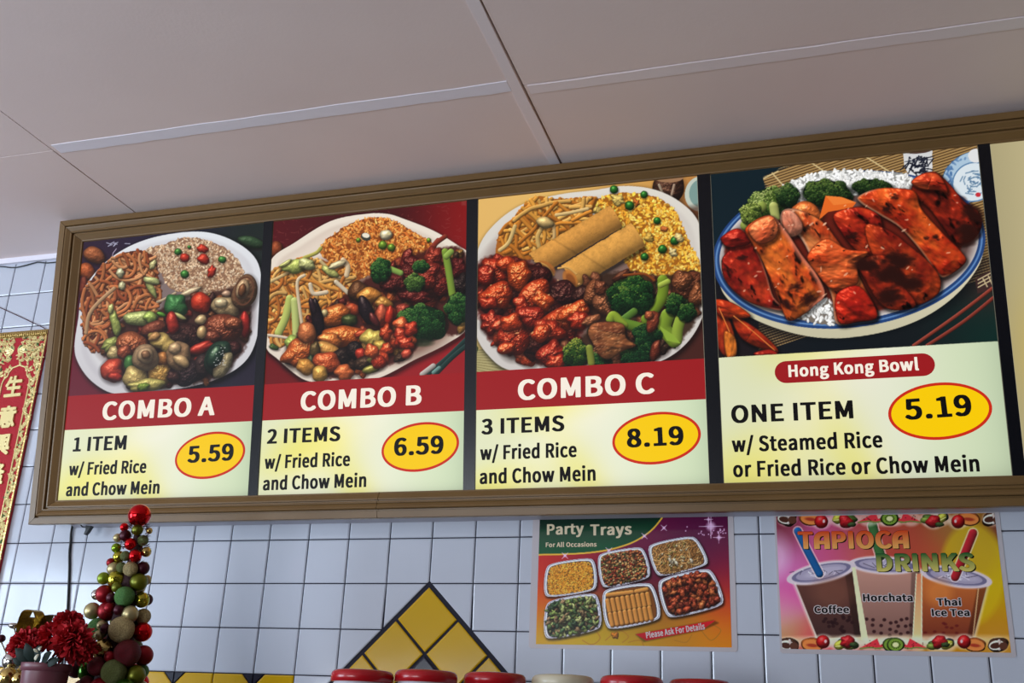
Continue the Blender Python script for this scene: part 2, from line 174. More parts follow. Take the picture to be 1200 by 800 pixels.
# ------------------------------------------------------------------ artwork: a small painter for the printed photographs
class Art:
    def __init__(s, w, h, bg, seed=1):
        s.w, s.h = w, h; s.a = np.empty((h, w, 3)); s.a[:] = np.array(bg)/255.0; s.r = np.random.default_rng(seed)
        s.n1 = s.noise(40, 3); s.n2 = s.noise(14, 3); s.n3 = s.noise(5, 2)
    def noise(s, scale, octv=3):
        out = np.zeros((s.h, s.w)); amp = 1.0; tot = 0
        for o in range(octv):
            sc = max(scale/2**o, 1.5); gh, gw = int(s.h/sc)+3, int(s.w/sc)+3
            g = s.r.random((gh, gw)); y = np.arange(s.h)/sc; x = np.arange(s.w)/sc
            yi, xi = y.astype(int), x.astype(int); fy, fx = (y-yi)[:, None], (x-xi)[None, :]
            fy = fy*fy*(3-2*fy); fx = fx*fx*(3-2*fx)
            A = g[yi][:, xi]; Bq = g[yi][:, xi+1]; Cq = g[yi+1][:, xi]; D = g[yi+1][:, xi+1]
            out += amp*((A*(1-fx)+Bq*fx)*(1-fy) + (Cq*(1-fx)+D*fx)*fy); tot += amp; amp *= .55
        return out/tot
    def win(s, x0, y0, x1, y1):
        x0, y0, x1, y1 = max(int(x0), 0), max(int(y0), 0), min(int(x1)+1, s.w), min(int(y1)+1, s.h)
        if x1 <= x0 or y1 <= y0: return None
        yy, xx = np.mgrid[y0:y1, x0:x1]
        return slice(y0, y1), slice(x0, x1), xx+.5, yy+.5
    def put(s, sy, sx, col, al):
        col = np.asarray(col, float)/255.0
        s.a[sy, sx] = s.a[sy, sx]*(1-al[..., None]) + col*al[..., None]
    def grad(s, pts):
        """background blended from colour spots [(x, y, colour, reach)]"""
        yy, xx = np.mgrid[0:s.h, 0:s.w]; W = np.zeros((s.h, s.w)); acc = np.zeros((s.h, s.w, 3))
        for x, y, c, k in pts:
            q = np.exp(-((xx-x)**2+(yy-y)**2)/(2*k*k)) + 1e-6; W += q; acc += q[..., None]*np.array(c)/255.0
        s.a = acc/W[..., None]
    def ell(s, cx, cy, rx, ry, rot, col, al=1.0, soft=1.2):
        R = max(rx, ry)+soft+2; q = s.win(cx-R, cy-R, cx+R, cy+R)
        if q is None: return
        sy, sx, xx, yy = q; c, n = math.cos(math.radians(rot)), math.sin(math.radians(rot))
        X = ((xx-cx)*c+(yy-cy)*n)/rx; Y = (-(xx-cx)*n+(yy-cy)*c)/ry
        d = np.sqrt(X*X+Y*Y); s.put(sy, sx, col, al*np.clip((1-d)*min(rx, ry)/soft+.5, 0, 1))
    def ring(s, cx, cy, rx, ry, rot, col, wid):
        R = max(rx, ry)+wid+3; q = s.win(cx-R, cy-R, cx+R, cy+R)
        if q is None: return
        sy, sx, xx, yy = q; c, n = math.cos(math.radians(rot)), math.sin(math.radians(rot))
        X = ((xx-cx)*c+(yy-cy)*n)/rx; Y = (-(xx-cx)*n+(yy-cy)*c)/ry
        d = np.abs(np.sqrt(X*X+Y*Y)-1)*min(rx, ry); s.put(sy, sx, col, np.clip(wid/2-d+.5, 0, 1))
    def sdf(s, P, xx, yy):
        P = np.asarray(P, float); ins = np.zeros(xx.shape, bool); D = np.full(xx.shape, 1e9)
        for a, b in zip(P, np.roll(P, -1, 0)):
            e = b-a; L = (e*e).sum()+1e-9; t = np.clip(((xx-a[0])*e[0]+(yy-a[1])*e[1])/L, 0, 1)
            D = np.minimum(D, (xx-a[0]-t*e[0])**2+(yy-a[1]-t*e[1])**2)
            c = ((a[1] > yy) != (b[1] > yy))
            ins ^= c & (xx < (b[0]-a[0])*(yy-a[1])/((b[1]-a[1]) if abs(b[1]-a[1]) > 1e-9 else 1e-9)+a[0])
        D = np.sqrt(D); return np.where(ins, D, -D)
    def poly(s, P, col, al=1.0, soft=1.0, col2=None, noisy=0.0):
        P = np.asarray(P, float); q = s.win(P[:, 0].min()-3, P[:, 1].min()-3, P[:, 0].max()+3, P[:, 1].max()+3)
        if q is None: return
        sy, sx, xx, yy = q; D = s.sdf(P, xx, yy) + noisy*(s.n2[sy, sx]-.5)*2
        A = np.clip(D/soft+.5, 0, 1)*al; c = np.array(col, float)
        if col2 is not None:
            t = np.clip((yy-P[:, 1].min())/(np.ptp(P[:, 1])+1e-6), 0, 1)[..., None]; c = c*(1-t)+np.array(col2, float)*t
        s.put(sy, sx, c, A)
    def shade(s, P, amount, reach, al=1.0):
        P = np.asarray(P, float); q = s.win(P[:, 0].min()-reach, P[:, 1].min()-reach, P[:, 0].max()+reach, P[:, 1].max()+reach)
        if q is None: return
        sy, sx, xx, yy = q; D = s.sdf(P, xx, yy); s.a[sy, sx] *= (1-amount*np.clip((D+reach)/reach, 0, 1)**2)[..., None]
    def line(s, P, w, col, round_=True, n=0, al=1.0):
        P = catmull(P, n) if n else np.asarray(P, float)
        q = s.win(P[:, 0].min()-w-1, P[:, 1].min()-w-1, P[:, 0].max()+w+1, P[:, 1].max()+w+1)
        if q is None: return
        sy, sx, xx, yy = q; D = np.full(xx.shape, 1e9); SG = np.zeros(xx.shape)
        for a, b in zip(P[:-1], P[1:]):
            e = b-a; L = (e*e).sum()+1e-9; t = np.clip(((xx-a[0])*e[0]+(yy-a[1])*e[1])/L, 0, 1)
            px, py = xx-a[0]-t*e[0], yy-a[1]-t*e[1]; d = px*px+py*py; mk = d < D
            D = np.where(mk, d, D); SG = np.where(mk, (-px*.55-py*.83), SG)
        D = np.sqrt(D); A = np.clip(w/2-D+.5, 0, 1)*al; c = np.array(col, float)
        if round_:
            t = np.clip(SG/(w/2), -1, 1); f = (.86+.34*t - .22*(D/(w/2))**3)[..., None]
            c = c*np.clip(f, .25, 1.15) + 255*np.clip(t-.55, 0, 1)[..., None]*.25
        s.put(sy, sx, np.clip(c, 0, 255), A)
    def blob(s, cx, cy, rx, ry, rot, col, bump=.10, tex=.10, gloss=.5, shadow=.5, power=30, seed=None, light=(-.35, -.72, .6)):
        R = max(rx, ry)*1.35+4; q = s.win(cx-R, cy-R, cx+R, cy+R)
        if q is None: return
        r = s.r if seed is None else np.random.default_rng(seed)
        if shadow: s.ell(cx+rx*.06+1, cy+ry*.14+2, rx*1.1, ry*1.1, rot, (18, 8, 6), shadow, soft=min(rx, ry)*.35+2)
        sy, sx, xx, yy = q; c, n = math.cos(math.radians(rot)), math.sin(math.radians(rot))
        X = ((xx-cx)*c+(yy-cy)*n)/rx; Y = (-(xx-cx)*n+(yy-cy)*c)/ry
        th = np.arctan2(Y, X); o = 1.0
        for k in range(2, 7): o = o + bump*r.normal()/k**.7*np.cos(k*th+r.random()*6.28)
        d = np.sqrt(X*X+Y*Y)/np.maximum(o, .5); m = min(rx, ry)
        A = np.clip((1-d)*m/1.1+.5, 0, 1)
        ox, oy = r.integers(0, 60), r.integers(0, 60)
        t2 = np.roll(s.n2, (oy, ox), (0, 1))[sy, sx]; t3 = np.roll(s.n3, (ox, oy), (0, 1))[sy, sx]
        z = np.sqrt(np.clip(1-d*d, 0, 1))*m*.9 + tex*m*((t2-.5)*1.25+(t3-.5)*.16)
        gy, gx = np.gradient(z) if z.shape[0] > 2 and z.shape[1] > 2 else (0*z, 0*z)
        nz = 1/np.sqrt(gx*gx+gy*gy+1); nx, ny = -gx*nz, -gy*nz
        dl = np.clip(nx*light[0]+ny*light[1]+nz*light[2], 0, 1)
        h = np.array([light[0], light[1], light[2]+1]); h = h/np.linalg.norm(h)
        sp = np.clip(nx*h[0]+ny*h[1]+nz*h[2], 0, 1)**power*gloss
        f = (.44+.74*dl)*(1-.34*np.clip(d, 0, 1)**4)*(.92+.3*(t2-.4))
        C = np.clip(np.array(col, float)*f[..., None]+(np.array((255, 235, 200))*.55+np.array(col, float)*.45)*sp[..., None], 0, 255)
        s.put(sy, sx, C, A)
    def pick(s, cols): return np.array(cols[s.r.integers(len(cols))], float)*(1+s.r.normal()*.07)
    def inside(s, P, n):
        P = np.asarray(P, float); out = []
        lo, hi = P.min(0), P.max(0)
        while len(out) < n:
            Q = lo+(hi-lo)*s.r.random((n*2, 2)); D = s.sdf(P, Q[:, 0], Q[:, 1]); out += list(Q[D > 0])
        return np.array(out[:n])
    def rice(s, P, n, cols, base, L=9, W=4.2, lumpy=True):
        P = catmull(P, 8, True); s.poly(P, base, noisy=6)
        Q = s.inside(P, n); Q = Q[np.argsort(Q[:, 1])]
        lo, hi = P.min(0), P.max(0)
        for x, y in Q:
            f = .84+.24*s.n1[min(int(y), s.h-1) if y >= 0 else 0, min(max(int(x), 0), s.w-1)]+.12*(1-(y-lo[1])/(hi[1]-lo[1]+1))
            r = s.r.random()*180; c = s.pick(cols)*f
            s.ell(x+1, y+1.6, L*.55, W*.6, r, c*.55, .5); s.ell(x, y, L/2, W/2, r, np.clip(c, 0, 255)); s.ell(x-.5, y-.8, L*.28, W*.22, r, np.clip(c*1.12+8, 0, 255), .6)
    def noodles(s, P, n, cols, base, w=9, length=9, step=17, curl=.22, drift=None):
        P = catmull(P, 8, True); s.poly(P, base, noisy=6)
        for x, y in s.inside(P, n):
            a = s.r.random()*6.28 if drift is None else math.radians(drift)+s.r.normal()*.6; pts = [(x, y)]; k = curl*(1 if s.r.random() < .5 else -1)*(.3+1.1*s.r.random())
            for _ in range(length):
                a += k + s.r.normal()*.10; x2, y2 = pts[-1][0]+step*math.cos(a), pts[-1][1]+step*math.sin(a)
                if s.sdf(P, np.array([x2]), np.array([y2]))[0] < -3: break
                pts.append((x2, y2))
            if len(pts) > 2:
                ww = w*(.85+.3*s.r.random()); s.line(np.array(pts)+np.array((1.2, 2.4)), ww*1.12, np.array(base)*.5, False, 4, .6); s.line(pts, ww, s.pick(cols), True, 4)
    def bed(s, P, base, n, cols, size, gloss=.35):
        """sauce and small pieces that fill the gaps under the larger pieces"""
        P = catmull(P, 8, True); s.poly(P, base, .93, soft=14, noisy=10)
        for x, y in s.inside(P, n): k = size*(.6+.8*s.r.random()); s.blob(x, y, k, k*(.5+.4*s.r.random()), s.r.random()*180, s.pick(cols), .18, .25, gloss, .45)
    def char(s, x, y, rx, ry, rot):
        c, n = math.cos(math.radians(rot)), math.sin(math.radians(rot))
        for _ in range(int(10+rx*ry/14)):
            u, v = s.r.normal()*.5*rx, s.r.normal()*.5*ry; k = 2+s.r.random()*min(rx, ry)*.42
            s.ell(x+u*c-v*n, y+u*n+v*c, k*1.4, k*.8, rot, (40, 15, 11), .40, soft=k*.7)
    def broc(s, cx, cy, rx, ry, rot=0, dark=(18, 48, 24), mid=(38, 92, 40), hi=(110, 150, 70), n=None, d=6):
        s.ell(cx+2, cy+6, rx*1.04, ry*1.04, rot, (8, 12, 8), .65, soft=6)
        c, q = math.cos(math.radians(rot)), math.sin(math.radians(rot)); dark = np.array(dark, float); mid = np.array(mid, float); hi = np.array(hi, float)
        s.ell(cx, cy, rx*.92, ry*.92, rot, dark*.8)
        R = max(min(rx, ry)*.36, 12); nl = int(7+rx*ry/(R*R)*1.5); L = []
        for i in range(nl):
            r = .80*math.sqrt((i+.5)/nl); t = i*2.39996+s.r.random()*.6; L.append((r*math.cos(t), r*math.sin(t)))
        for X, Y in sorted(L, key=lambda p: -p[1]*0+p[1]):
            lx, ly = cx+X*rx*c-Y*ry*q, cy+X*rx*q+Y*ry*c; lr = R*(.8+.45*s.r.random()); tone = .50-.42*Y-.22*X+s.r.normal()*.14
            s.ell(lx+1, ly+2, lr*1.06, lr*1.0, 0, dark*.35, .75, soft=4)
            for _ in range(int(lr*lr*.30)):
                rr = math.sqrt(s.r.random()); t = s.r.random()*6.28; ux, uy = rr*math.cos(t), rr*math.sin(t); x, y = lx+ux*lr, ly+uy*lr*.92
                k = tone-.45*uy-.25*ux+s.r.normal()*.20; col = dark*.75*(1-min(max(k, 0), 1))+mid*min(max(k, 0), 1)
                if k > .82: w = min((k-.82)*1.7, .85); col = col*(1-w)+hi*w
                z = 1.6+d*.16*s.r.random(); s.ell(x+.7, y+1, z*1.15, z, 0, col*.4, .7); s.ell(x, y, z, z*.85, 0, np.clip(col, 0, 255))
    def slab(s, P, c1, c2, seed, char=.6, edge=(225, 130, 100), dots=True, side=None):
        """a slice of glazed grilled meat: colour varies between c1 and c2, charred patches, glossy flecks"""
        P = catmull(P, 5, True); s.shade(P+np.array((5, 8)), .55, 16)
        q = s.win(P[:, 0].min()-4, P[:, 1].min()-4, P[:, 0].max()+4, P[:, 1].max()+4)
        if q is None: return
        sy, sx, xx, yy = q; r = np.random.default_rng(seed); ox, oy = r.integers(0, 200, 2)
        e0 = P-P.mean(0); ev = np.linalg.eigh(e0.T@e0)[1][:, 1]; al = (xx*ev[0]+yy*ev[1]); ac = (-xx*ev[1]+yy*ev[0])
        def smp(N, kl, kc):                       # grain drawn out along the slice
            i = np.mod((ac*kc+oy*3), s.h-1); j = np.mod((al*kl+ox*3), s.w-1); i = np.abs(np.mod(i, 2*(s.h-1))); i0, j0 = i.astype(int), j.astype(int); fi, fj = i-i0, j-j0
            return (N[i0, j0]*(1-fj)+N[i0, np.minimum(j0+1, s.w-1)]*fj)*(1-fi)+(N[np.minimum(i0+1, s.h-1), j0]*(1-fj)+N[np.minimum(i0+1, s.h-1), np.minimum(j0+1, s.w-1)]*fj)*fi
        a1, a2, a3 = smp(s.n1, .55, .9), smp(s.n2, .30, .62), smp(s.n3, .35, .7)
        D = s.sdf(P, xx, yy); A = np.clip(D+.5, 0, 1); t = np.clip((a1-.32)*2.6, 0, 1)[..., None]
        C = np.array(c1)*(1-t)+np.array(c2)*t
        z = np.minimum(np.clip(D, 0, 40)/40, 1)**.5*24 + a1*26 + a2*9+a3*.8; gy, gx = np.gradient(z); nz = 1/np.sqrt(gx*gx+gy*gy+1)
        dl = np.clip((gx*.35+gy*.7)*nz+.62*nz, 0, 1); C = C*(.42+.75*dl)[..., None]
        sp = np.clip((gx*.24+gy*.48+.84)*nz, 0, 1)**60; C = C+np.array((255, 190, 140))*(sp*.42)[..., None]
        ch = np.clip((a2*.6+a1*.4-(.86-.38*char))*9, 0, 1)*np.clip(D/6, 0, 1); C = C*(1-.86*ch)[..., None]
        if dots:
            dk = np.clip((a3*.5+a2*.5-.70)*14, 0, 1); C = C*(1-.8*dk)[..., None]
        if side is not None:
            e = np.clip(1-D/side[2], 0, 1)*np.clip(((xx-P[:, 0].mean())*side[0]+(yy-P[:, 1].mean())*side[1])/40, 0, 1)
            C = C*(1-e[..., None])+np.array(edge)*(.8+.3*a2[..., None])*e[..., None]
        C = C*(1-.45*np.clip(1-D/5, 0, 1))[..., None]
        s.put(sy, sx, np.clip(C, 0, 255), A)
    def sample(s, x, y):
        x = np.clip(x-.5, 0, s.w-1.001); y = np.clip(y-.5, 0, s.h-1.001); xi, yi = x.astype(int), y.astype(int); fx, fy = (x-xi)[:, None], (y-yi)[:, None]
        a = s.a; return (a[yi, xi]*(1-fx)+a[yi, xi+1]*fx)*(1-fy)+(a[yi+1, xi]*(1-fx)+a[yi+1, xi+1]*fx)*fy

# artwork coordinates of a flat print: a projective map from the print's own metres to its drawing grid
HB = (370.327, 51.1973, 32.519, -70.2095, -406.001, 614.991, -0.102967, 0.0835882, 1.0)
HW = (485.767, 124.537, -172.624, -92.0955, -487.134, 1853.23, -0.135065, 0.16752, 1.0)
def to_draw(H, u, v, ox, oy, k):
    d = H[6]*u+H[7]*v+H[8]
    return ((H[0]*u+H[1]*v+H[2])/d-ox)*k, ((H[3]*u+H[4]*v+H[5])/d-oy)*k

def print_mesh(name, quad, w, nu, nv, colour, m, parent):
    """flat printed sheet over quad (u0,v0,u1,v1) at height w; colour(u, v) gives display RGB 0..1 for each point"""
    u0, v0, u1, v1 = quad; U, V = np.meshgrid(np.linspace(u0, u1, nu), np.linspace(v0, v1, nv)); U, V = U.ravel(), V.ravel()
    co = np.stack([U, V, np.full_like(U, w)], 1).astype(np.float32)
    i = np.arange((nv-1)*nu).reshape(nv-1, nu)[:, :-1].ravel(); F = np.stack([i, i+1, i+nu+1, i+nu], 1).astype(np.int32)
    me = bpy.data.meshes.new(name); me.vertices.add(len(co)); me.vertices.foreach_set('co', co.ravel())
    me.loops.add(F.size); me.loops.foreach_set('vertex_index', F.ravel()); me.polygons.add(len(F))
    me.polygons.foreach_set('loop_start', np.arange(0, F.size, 4, dtype=np.int32)); me.update(calc_edges=True)
    c = np.clip(colour(U, V), 0, 1); c = np.where(c <= .04045, c/12.92, ((c+.055)/1.055)**2.4)
    at = me.color_attributes.new('ink', 'FLOAT_COLOR', 'POINT'); at.data.foreach_set('color', np.concatenate([c, np.ones((len(c), 1))], 1).astype(np.float32).ravel())
    me.materials.append(m); o = bpy.data.objects.new(name, me); COL.objects.link(o); o.parent = parent
    return o

# ================================================================== the room
CEIL = 2.91
XL, XR, YF = -2.6, 4.6, -5.5
TP, TH, Z0 = 0.108, 0.10575, 2.05        # tile width, tile height, a grout line

M_GROUT = mat('dark_grout', (30, 29, 44), 0.9)
M_TILE = mat('white_glazed_tile', (196, 200, 212), 0.12, spec=0.5, bump=(9, 0.035))
M_TILE_Y = mat('yellow_glazed_tile', (204, 160, 14), 0.14, spec=0.5, bump=(9, 0.03))
M_TILE_K = mat('black_glazed_tile', (26, 26, 44), 0.16, spec=0.5)
M_CEIL = mat('painted_ceiling_sheet', (236, 218, 214), 0.6, noise=(2.2, (229, 210, 206), (1, 1, 1)), bump=(160, 0.03))
M_STRIP = mat('ceiling_joint_strip', (238, 234, 244), 0.5); M_STRIP2 = mat('painted_joint_strip', (238, 226, 228), 0.5)
M_DARK = mat('dark_gap', (30, 26, 30), 0.95)
M_PLASTER = mat('painted_wall', (110, 104, 98), 0.7)
M_FLOOR = mat('floor_tile', (70, 60, 52), 0.5, noise=(6, (58, 50, 44), (1, 1, 1)))

def clip_half(P, a, b, c):
    """part of polygon P where a*x+b*z <= c"""
    out = []
    for p, q in zip(P, P[1:]+P[:1]):
        dp, dq = a*p[0]+b*p[1]-c, a*q[0]+b*q[1]-c
        if dp <= 0: out.append(p)
        if dp*dq < 0:
            t = dp/(dp-dq); out.append((p[0]+t*(q[0]-p[0]), p[1]+t*(q[1]-p[1])))
    return out
def parea(P): return .5*sum(p[0]*q[1]-q[0]*p[1] for p, q in zip(P, P[1:]+P[:1]))
def inset(P, d):
    if parea(P) < 0: P = P[::-1]
    n = len(P); out = []
    for i in range(n):
        a, b, c = P[i-1], P[i], P[(i+1) % n]
        e1 = (b[0]-a[0], b[1]-a[1]); e2 = (c[0]-b[0], c[1]-b[1]); l1, l2 = math.hypot(*e1), math.hypot(*e2)
        if l1 < 1e-6 or l2 < 1e-6: continue
        n1 = (-e1[1]/l1, e1[0]/l1); n2 = (-e2[1]/l2, e2[0]/l2); k = 1+n1[0]*n2[0]+n1[1]*n2[1]
        if k < .15: k = .15
        out.append((b[0]+d*(n1[0]+n2[0])/k, b[1]+d*(n1[1]+n2[1])/k))
    return out
def tidy(P):
    out = []
    for p in P:
        if not out or math.hypot(p[0]-out[-1][0], p[1]-out[-1][1]) > .004: out.append(p)
    if len(out) > 1 and math.hypot(out[0][0]-out[-1][0], out[0][1]-out[-1][1]) < .004: out.pop()
    return out
def tile(bm, P, mi, gap=0.0014, h=0.0036, bev=0.0030):
    P = tidy(P)
    if len(P) < 3: return
    P0 = P; P = inset(P, gap)
    l0 = (min(p[0] for p in P0), min(p[1] for p in P0)); h0 = (max(p[0] for p in P0), max(p[1] for p in P0))
    if any(not (l0[0] <= p[0] <= h0[0] and l0[1] <= p[1] <= h0[1]) for p in P): return
    if len(P) < 3 or abs(parea(P)) < 4e-5: return
    Q = inset(P, bev)
    if len(Q) < 3 or abs(parea(Q)) < 1e-5: return
    lo = (min(p[0] for p in P), min(p[1] for p in P)); hi = (max(p[0] for p in P), max(p[1] for p in P))
    if any(not (lo[0]-1e-6 <= p[0] <= hi[0]+1e-6 and lo[1]-1e-6 <= p[1] <= hi[1]+1e-6) for p in Q): return
    cx = sum(p[0] for p in P)/len(P); cz = sum(p[1] for p in P)/len(P); tx, tz = random.gauss(0, .0022), random.gauss(0, .0022)
    yy = lambda p, b: -b - (tx*(p[0]-cx)+tz*(p[1]-cz))
    A = [bm.verts.new((p[0], 0.0, p[1])) for p in P]; Bv = [bm.verts.new((p[0], yy(p, h-.0013), p[1])) for p in P]
    Cv = [bm.verts.new((p[0], yy(p, h), p[1])) for p in Q]
    n = len(P)
    for U, V in ((A, Bv), (Bv, Cv)):
        for i in range(n): bm.faces.new((U[i], U[(i+1) % n], V[(i+1) % n], V[i])).material_index = mi
    bm.faces.new(Cv).material_index = mi

bm = bmesh.new()
box(bm, (XL, 0.0, 0.0), (XR, 0.12, CEIL), 0)
AX, AZ, HD = 1.0800, 1.9400, 0.0772           # apex of the yellow diamond field, half diagonal of a diamond
BZ = Z0-3*TH
for c in range(-24, 43):
    for r in range(-9, 11):
        P = [(c*TP, Z0-(r+1)*TH), ((c+1)*TP, Z0-(r+1)*TH), ((c+1)*TP, min(Z0-r*TH, CEIL)), (c*TP, min(Z0-r*TH, CEIL))]
        if P[3][1]-P[0][1] < .01: continue
        if r == 3 and -6 <= c <= 6:
            continue
        if P[2][1] > AZ-.62 and P[0][1] < AZ+.02 and abs((c+.5)*TP-AX) < .62:
            k = 1/math.sqrt(2)
            for sgn in (-1, 1):
                Q = clip_half(P, sgn*-k, -k, sgn*-k*AX-k*(AZ+.009)) if True else P
                Q = clip_half(Q, -sgn, 0, -sgn*AX) if Q else Q
                if len(Q) > 2: tile(bm, Q, 1)
        else:
            tile(bm, P, 1)
# yellow diamonds with a black one in the middle
for row in range(0, 8):
    for k in range(row+1):
        cx = AX+(2*k-row)*HD; cz = AZ-HD-row*HD
        if cz < 1.2: continue
        mi = 3 if (row % 2 == 0 and row > 0 and k == row//2) else 2
        tile(bm, [(cx, cz-HD), (cx+HD, cz), (cx, cz+HD), (cx-HD, cz)], mi, gap=0.0034)
# border row of yellow tiles with black corner diamonds
for c in range(-6, 7):
    x0, x1, z1, z0 = c*TP, (c+1)*TP, BZ, BZ-TH; q = .030
    if c % 2 == 0: P = [(x0+q, z1), (x1, z1), (x1, z0), (x0+q, z0), (x0, z0+q), (x0, z1-q)]; K = [[(x0, z1), (x0, z1-q), (x0+q, z1)], [(x0, z0), (x0+q, z0), (x0, z0+q)]]
    else: P = [(x0, z1), (x1-q, z1), (x1, z1-q), (x1, z0+q), (x1-q, z0), (x0, z0)]; K = [[(x1, z1), (x1-q, z1), (x1, z1-q)], [(x1, z0), (x1, z0+q), (x1-q, z0)]]
    tile(bm, P, 2)
    for t in K: tile(bm, t, 3, gap=.0008, bev=.0012)
wall = struct(obj('wall_back', bm, [M_GROUT, M_TILE, M_TILE_Y, M_TILE_K]))

def slab_box(name, a, b, m):
    bm = bmesh.new(); box(bm, a, b); return struct(obj(name, bm, m))
slab_box('floor', (XL, YF, -0.1), (XR, 0, 0), M_FLOOR)
# ceiling of painted sheets, open seams between them
bm = bmesh.new(); box(bm, (XL, YF, CEIL+.012), (XR, 0, CEIL+.1), 1)
xs = [XL, -0.975, 0.226, 1.421, 2.616, 3.811, XR]; ys = [YF, -4.96, -2.74, -0.525, 0.0]
for i, (xa, xb) in enumerate(zip(xs, xs[1:])):
    for ya, yb in zip(ys, ys[1:]):
        g = .0018; dz = random.uniform(0, .0012)
        box(bm, (xa+g, ya+(.0012 if i != 1 else g), CEIL+dz), (xb-g, yb-.0012, CEIL+.0125), 0)
struct(obj('ceiling', bm, [M_CEIL, M_DARK]))
def strip(name, x0, y0, x1, y1, z=CEIL, t=.0007, m_=None):
    """thin joint tape under a seam with slightly wavy edges"""
    bm = bmesh.new(); n = 22; A, Bv = [], []
    lx = abs(x1-x0) > abs(y1-y0)
    for i in range(n+1):
        f = i/n; j1, j2 = random.uniform(-.0015, .0015), random.uniform(-.0015, .0015)
        p, q = ((x0+(x1-x0)*f, y0+j1), (x0+(x1-x0)*f, y1+j2)) if lx else ((x0+j1, y0+(y1-y0)*f), (x1+j2, y0+(y1-y0)*f))
        A.append((p, q))
    vs = [[bm.verts.new((p[0], p[1], zz)) for (pq) in A for p in (pq[0],)] + [bm.verts.new((q[0], q[1], zz)) for (pq) in A for q in (pq[1],)] for zz in (z-t, z+.002)]
    m = n+1
    for i in range(n):
        for L, fl in ((vs[0], False), (vs[1], True)):
            f = [L[i], L[i+1], L[m+i+1], L[m+i]]; bm.faces.new(f[::-1] if fl else f)
        bm.faces.new((vs[0][i], vs[0][i+1], vs[1][i+1], vs[1][i])); bm.faces.new((vs[0][m+i], vs[0][m+i+1], vs[1][m+i+1], vs[1][m+i]))
    for a in (0, n): bm.faces.new((vs[0][a], vs[0][m+a], vs[1][m+a], vs[1][a]))
    return struct(obj(name, bm, m_ or M_STRIP))
strip('trim_1', 0.240, -0.548, 1.392, -0.510)
strip('trim_2', 1.393, -2.0, 1.4185, -0.02, m_=M_STRIP2)
strip('trim_3', 1.430, -0.522, 2.60, -0.490, m_=M_STRIP2)
bm = bmesh.new(); box(bm, (XL, -.014, CEIL-.016), (XR, -.001, CEIL+.001)); struct(obj('trim_4', bm, M_STRIP))
# side wall and shop-front wall with window openings (out of view; they shape the daylight)
def wall_with_hole(name, axis, pos, a0, a1, h0, h1, z0, z1):
    bm = bmesh.new(); th = .1
    def bx(p0, p1, za, zb):
        if axis == 'x': box(bm, (pos-th, p0, za), (pos, p1, zb))
        else: box(bm, (p0, pos-th, za), (p1, pos, zb))
    bx(a0, a1, 0, z0); bx(a0, a1, z1, CEIL); bx(a0, h0, z0, z1); bx(h1, a1, z0, z1)
    return struct(obj(name, bm, M_PLASTER))
wall_with_hole('wall_left', 'x', XL, YF, 0, -4.3, -1.6, .65, 2.6)
wall_with_hole('wall_front', 'y', YF, XL, XR, -2.05, 0.55, .55, 1.95)
bm = bmesh.new(); box(bm, (XR, YF, 0), (XR+.1, 0, CEIL)); struct(obj('wall_right', bm, M_PLASTER))
M_ALU = mat('window_aluminium', (150, 152, 156), 0.35, metal=.8)
def win_frame(name, axis, pos, a0, a1, z0, z1, bars):
    bm = bmesh.new(); t = .045
    def bx(p0, p1, za, zb):
        if axis == 'x': box(bm, (pos-.08, p0, za), (pos-.02, p1, zb))
        else: box(bm, (p0, pos-.08, za), (p1, pos-.02, zb))
    bx(a0, a1, z0, z0+t); bx(a0, a1, z1-t, z1); bx(a0, a0+t, z0, z1); bx(a1-t, a1, z0, z1)
    for b in bars: bx(b-t/2, b+t/2, z0, z1)
    return struct(obj(name, bm, M_ALU))
win_frame('window_1', 'y', YF, -2.05, .55, .55, 1.95, (-1.18, -.32))
win_frame('window_2', 'x', XL, -4.3, -1.6, .65, 2.6, (-2.95,))
# ledge below the picture that carries the jars and the decorations
LZ = 1.545
bm = bmesh.new(); box(bm, (-0.6, -0.66, LZ-.04), (2.7, -0.001, LZ)); struct(obj('trim_5', bm, M_PLASTER))

# ================================================================== the menu board
TILT = math.radians(7.592)
BM = Matrix(((1, 0, 0, -0.0114), (0, -math.sin(TILT), -math.cos(TILT), -0.09), (0, math.cos(TILT), -math.sin(TILT), 2.081), (0, 0, 0, 1)))
BW, BH = 2.974, 0.8327
def frame_mat(name):
    m = mat(name, (118, 92, 58), 0.36, metal=0.0, spec=0.32)
    nt = m.node_tree; b = nt.nodes['Principled BSDF']
    tc = nt.nodes.new('ShaderNodeTexCoord'); mp = nt.nodes.new('ShaderNodeMapping'); mp.inputs['Scale'].default_value = (1.2, 1.2, 1.2)
    nz = nt.nodes.new('ShaderNodeTexNoise'); nz.inputs['Scale'].default_value = 5; nz.inputs['Detail'].default_value = 6
    cr = nt.nodes.new('ShaderNodeValToRGB'); cr.color_ramp.elements[0].color = lin((100, 74, 42)); cr.color_ramp.elements[1].color = lin((126, 96, 58))
    nt.links.new(tc.outputs['Object'], mp.inputs[0]); nt.links.new(mp.outputs[0], nz.inputs['Vector']); nt.links.new(nz.outputs['Fac'], cr.inputs[0]); nt.links.new(cr.outputs[0], b.inputs['Base Color'])
    return m
M_FRAME = frame_mat('brown_moulding')
M_BLACK = mat('black_divider', (16, 16, 22), 0.25, spec=0.3)
M_BOX = mat('grey_sheet_metal', (180, 178, 190), 0.4)
board = empty('menu_board', BM)
tag(board, 'long tilted menu board with a stepped brown frame hung under the ceiling', 'menu board')
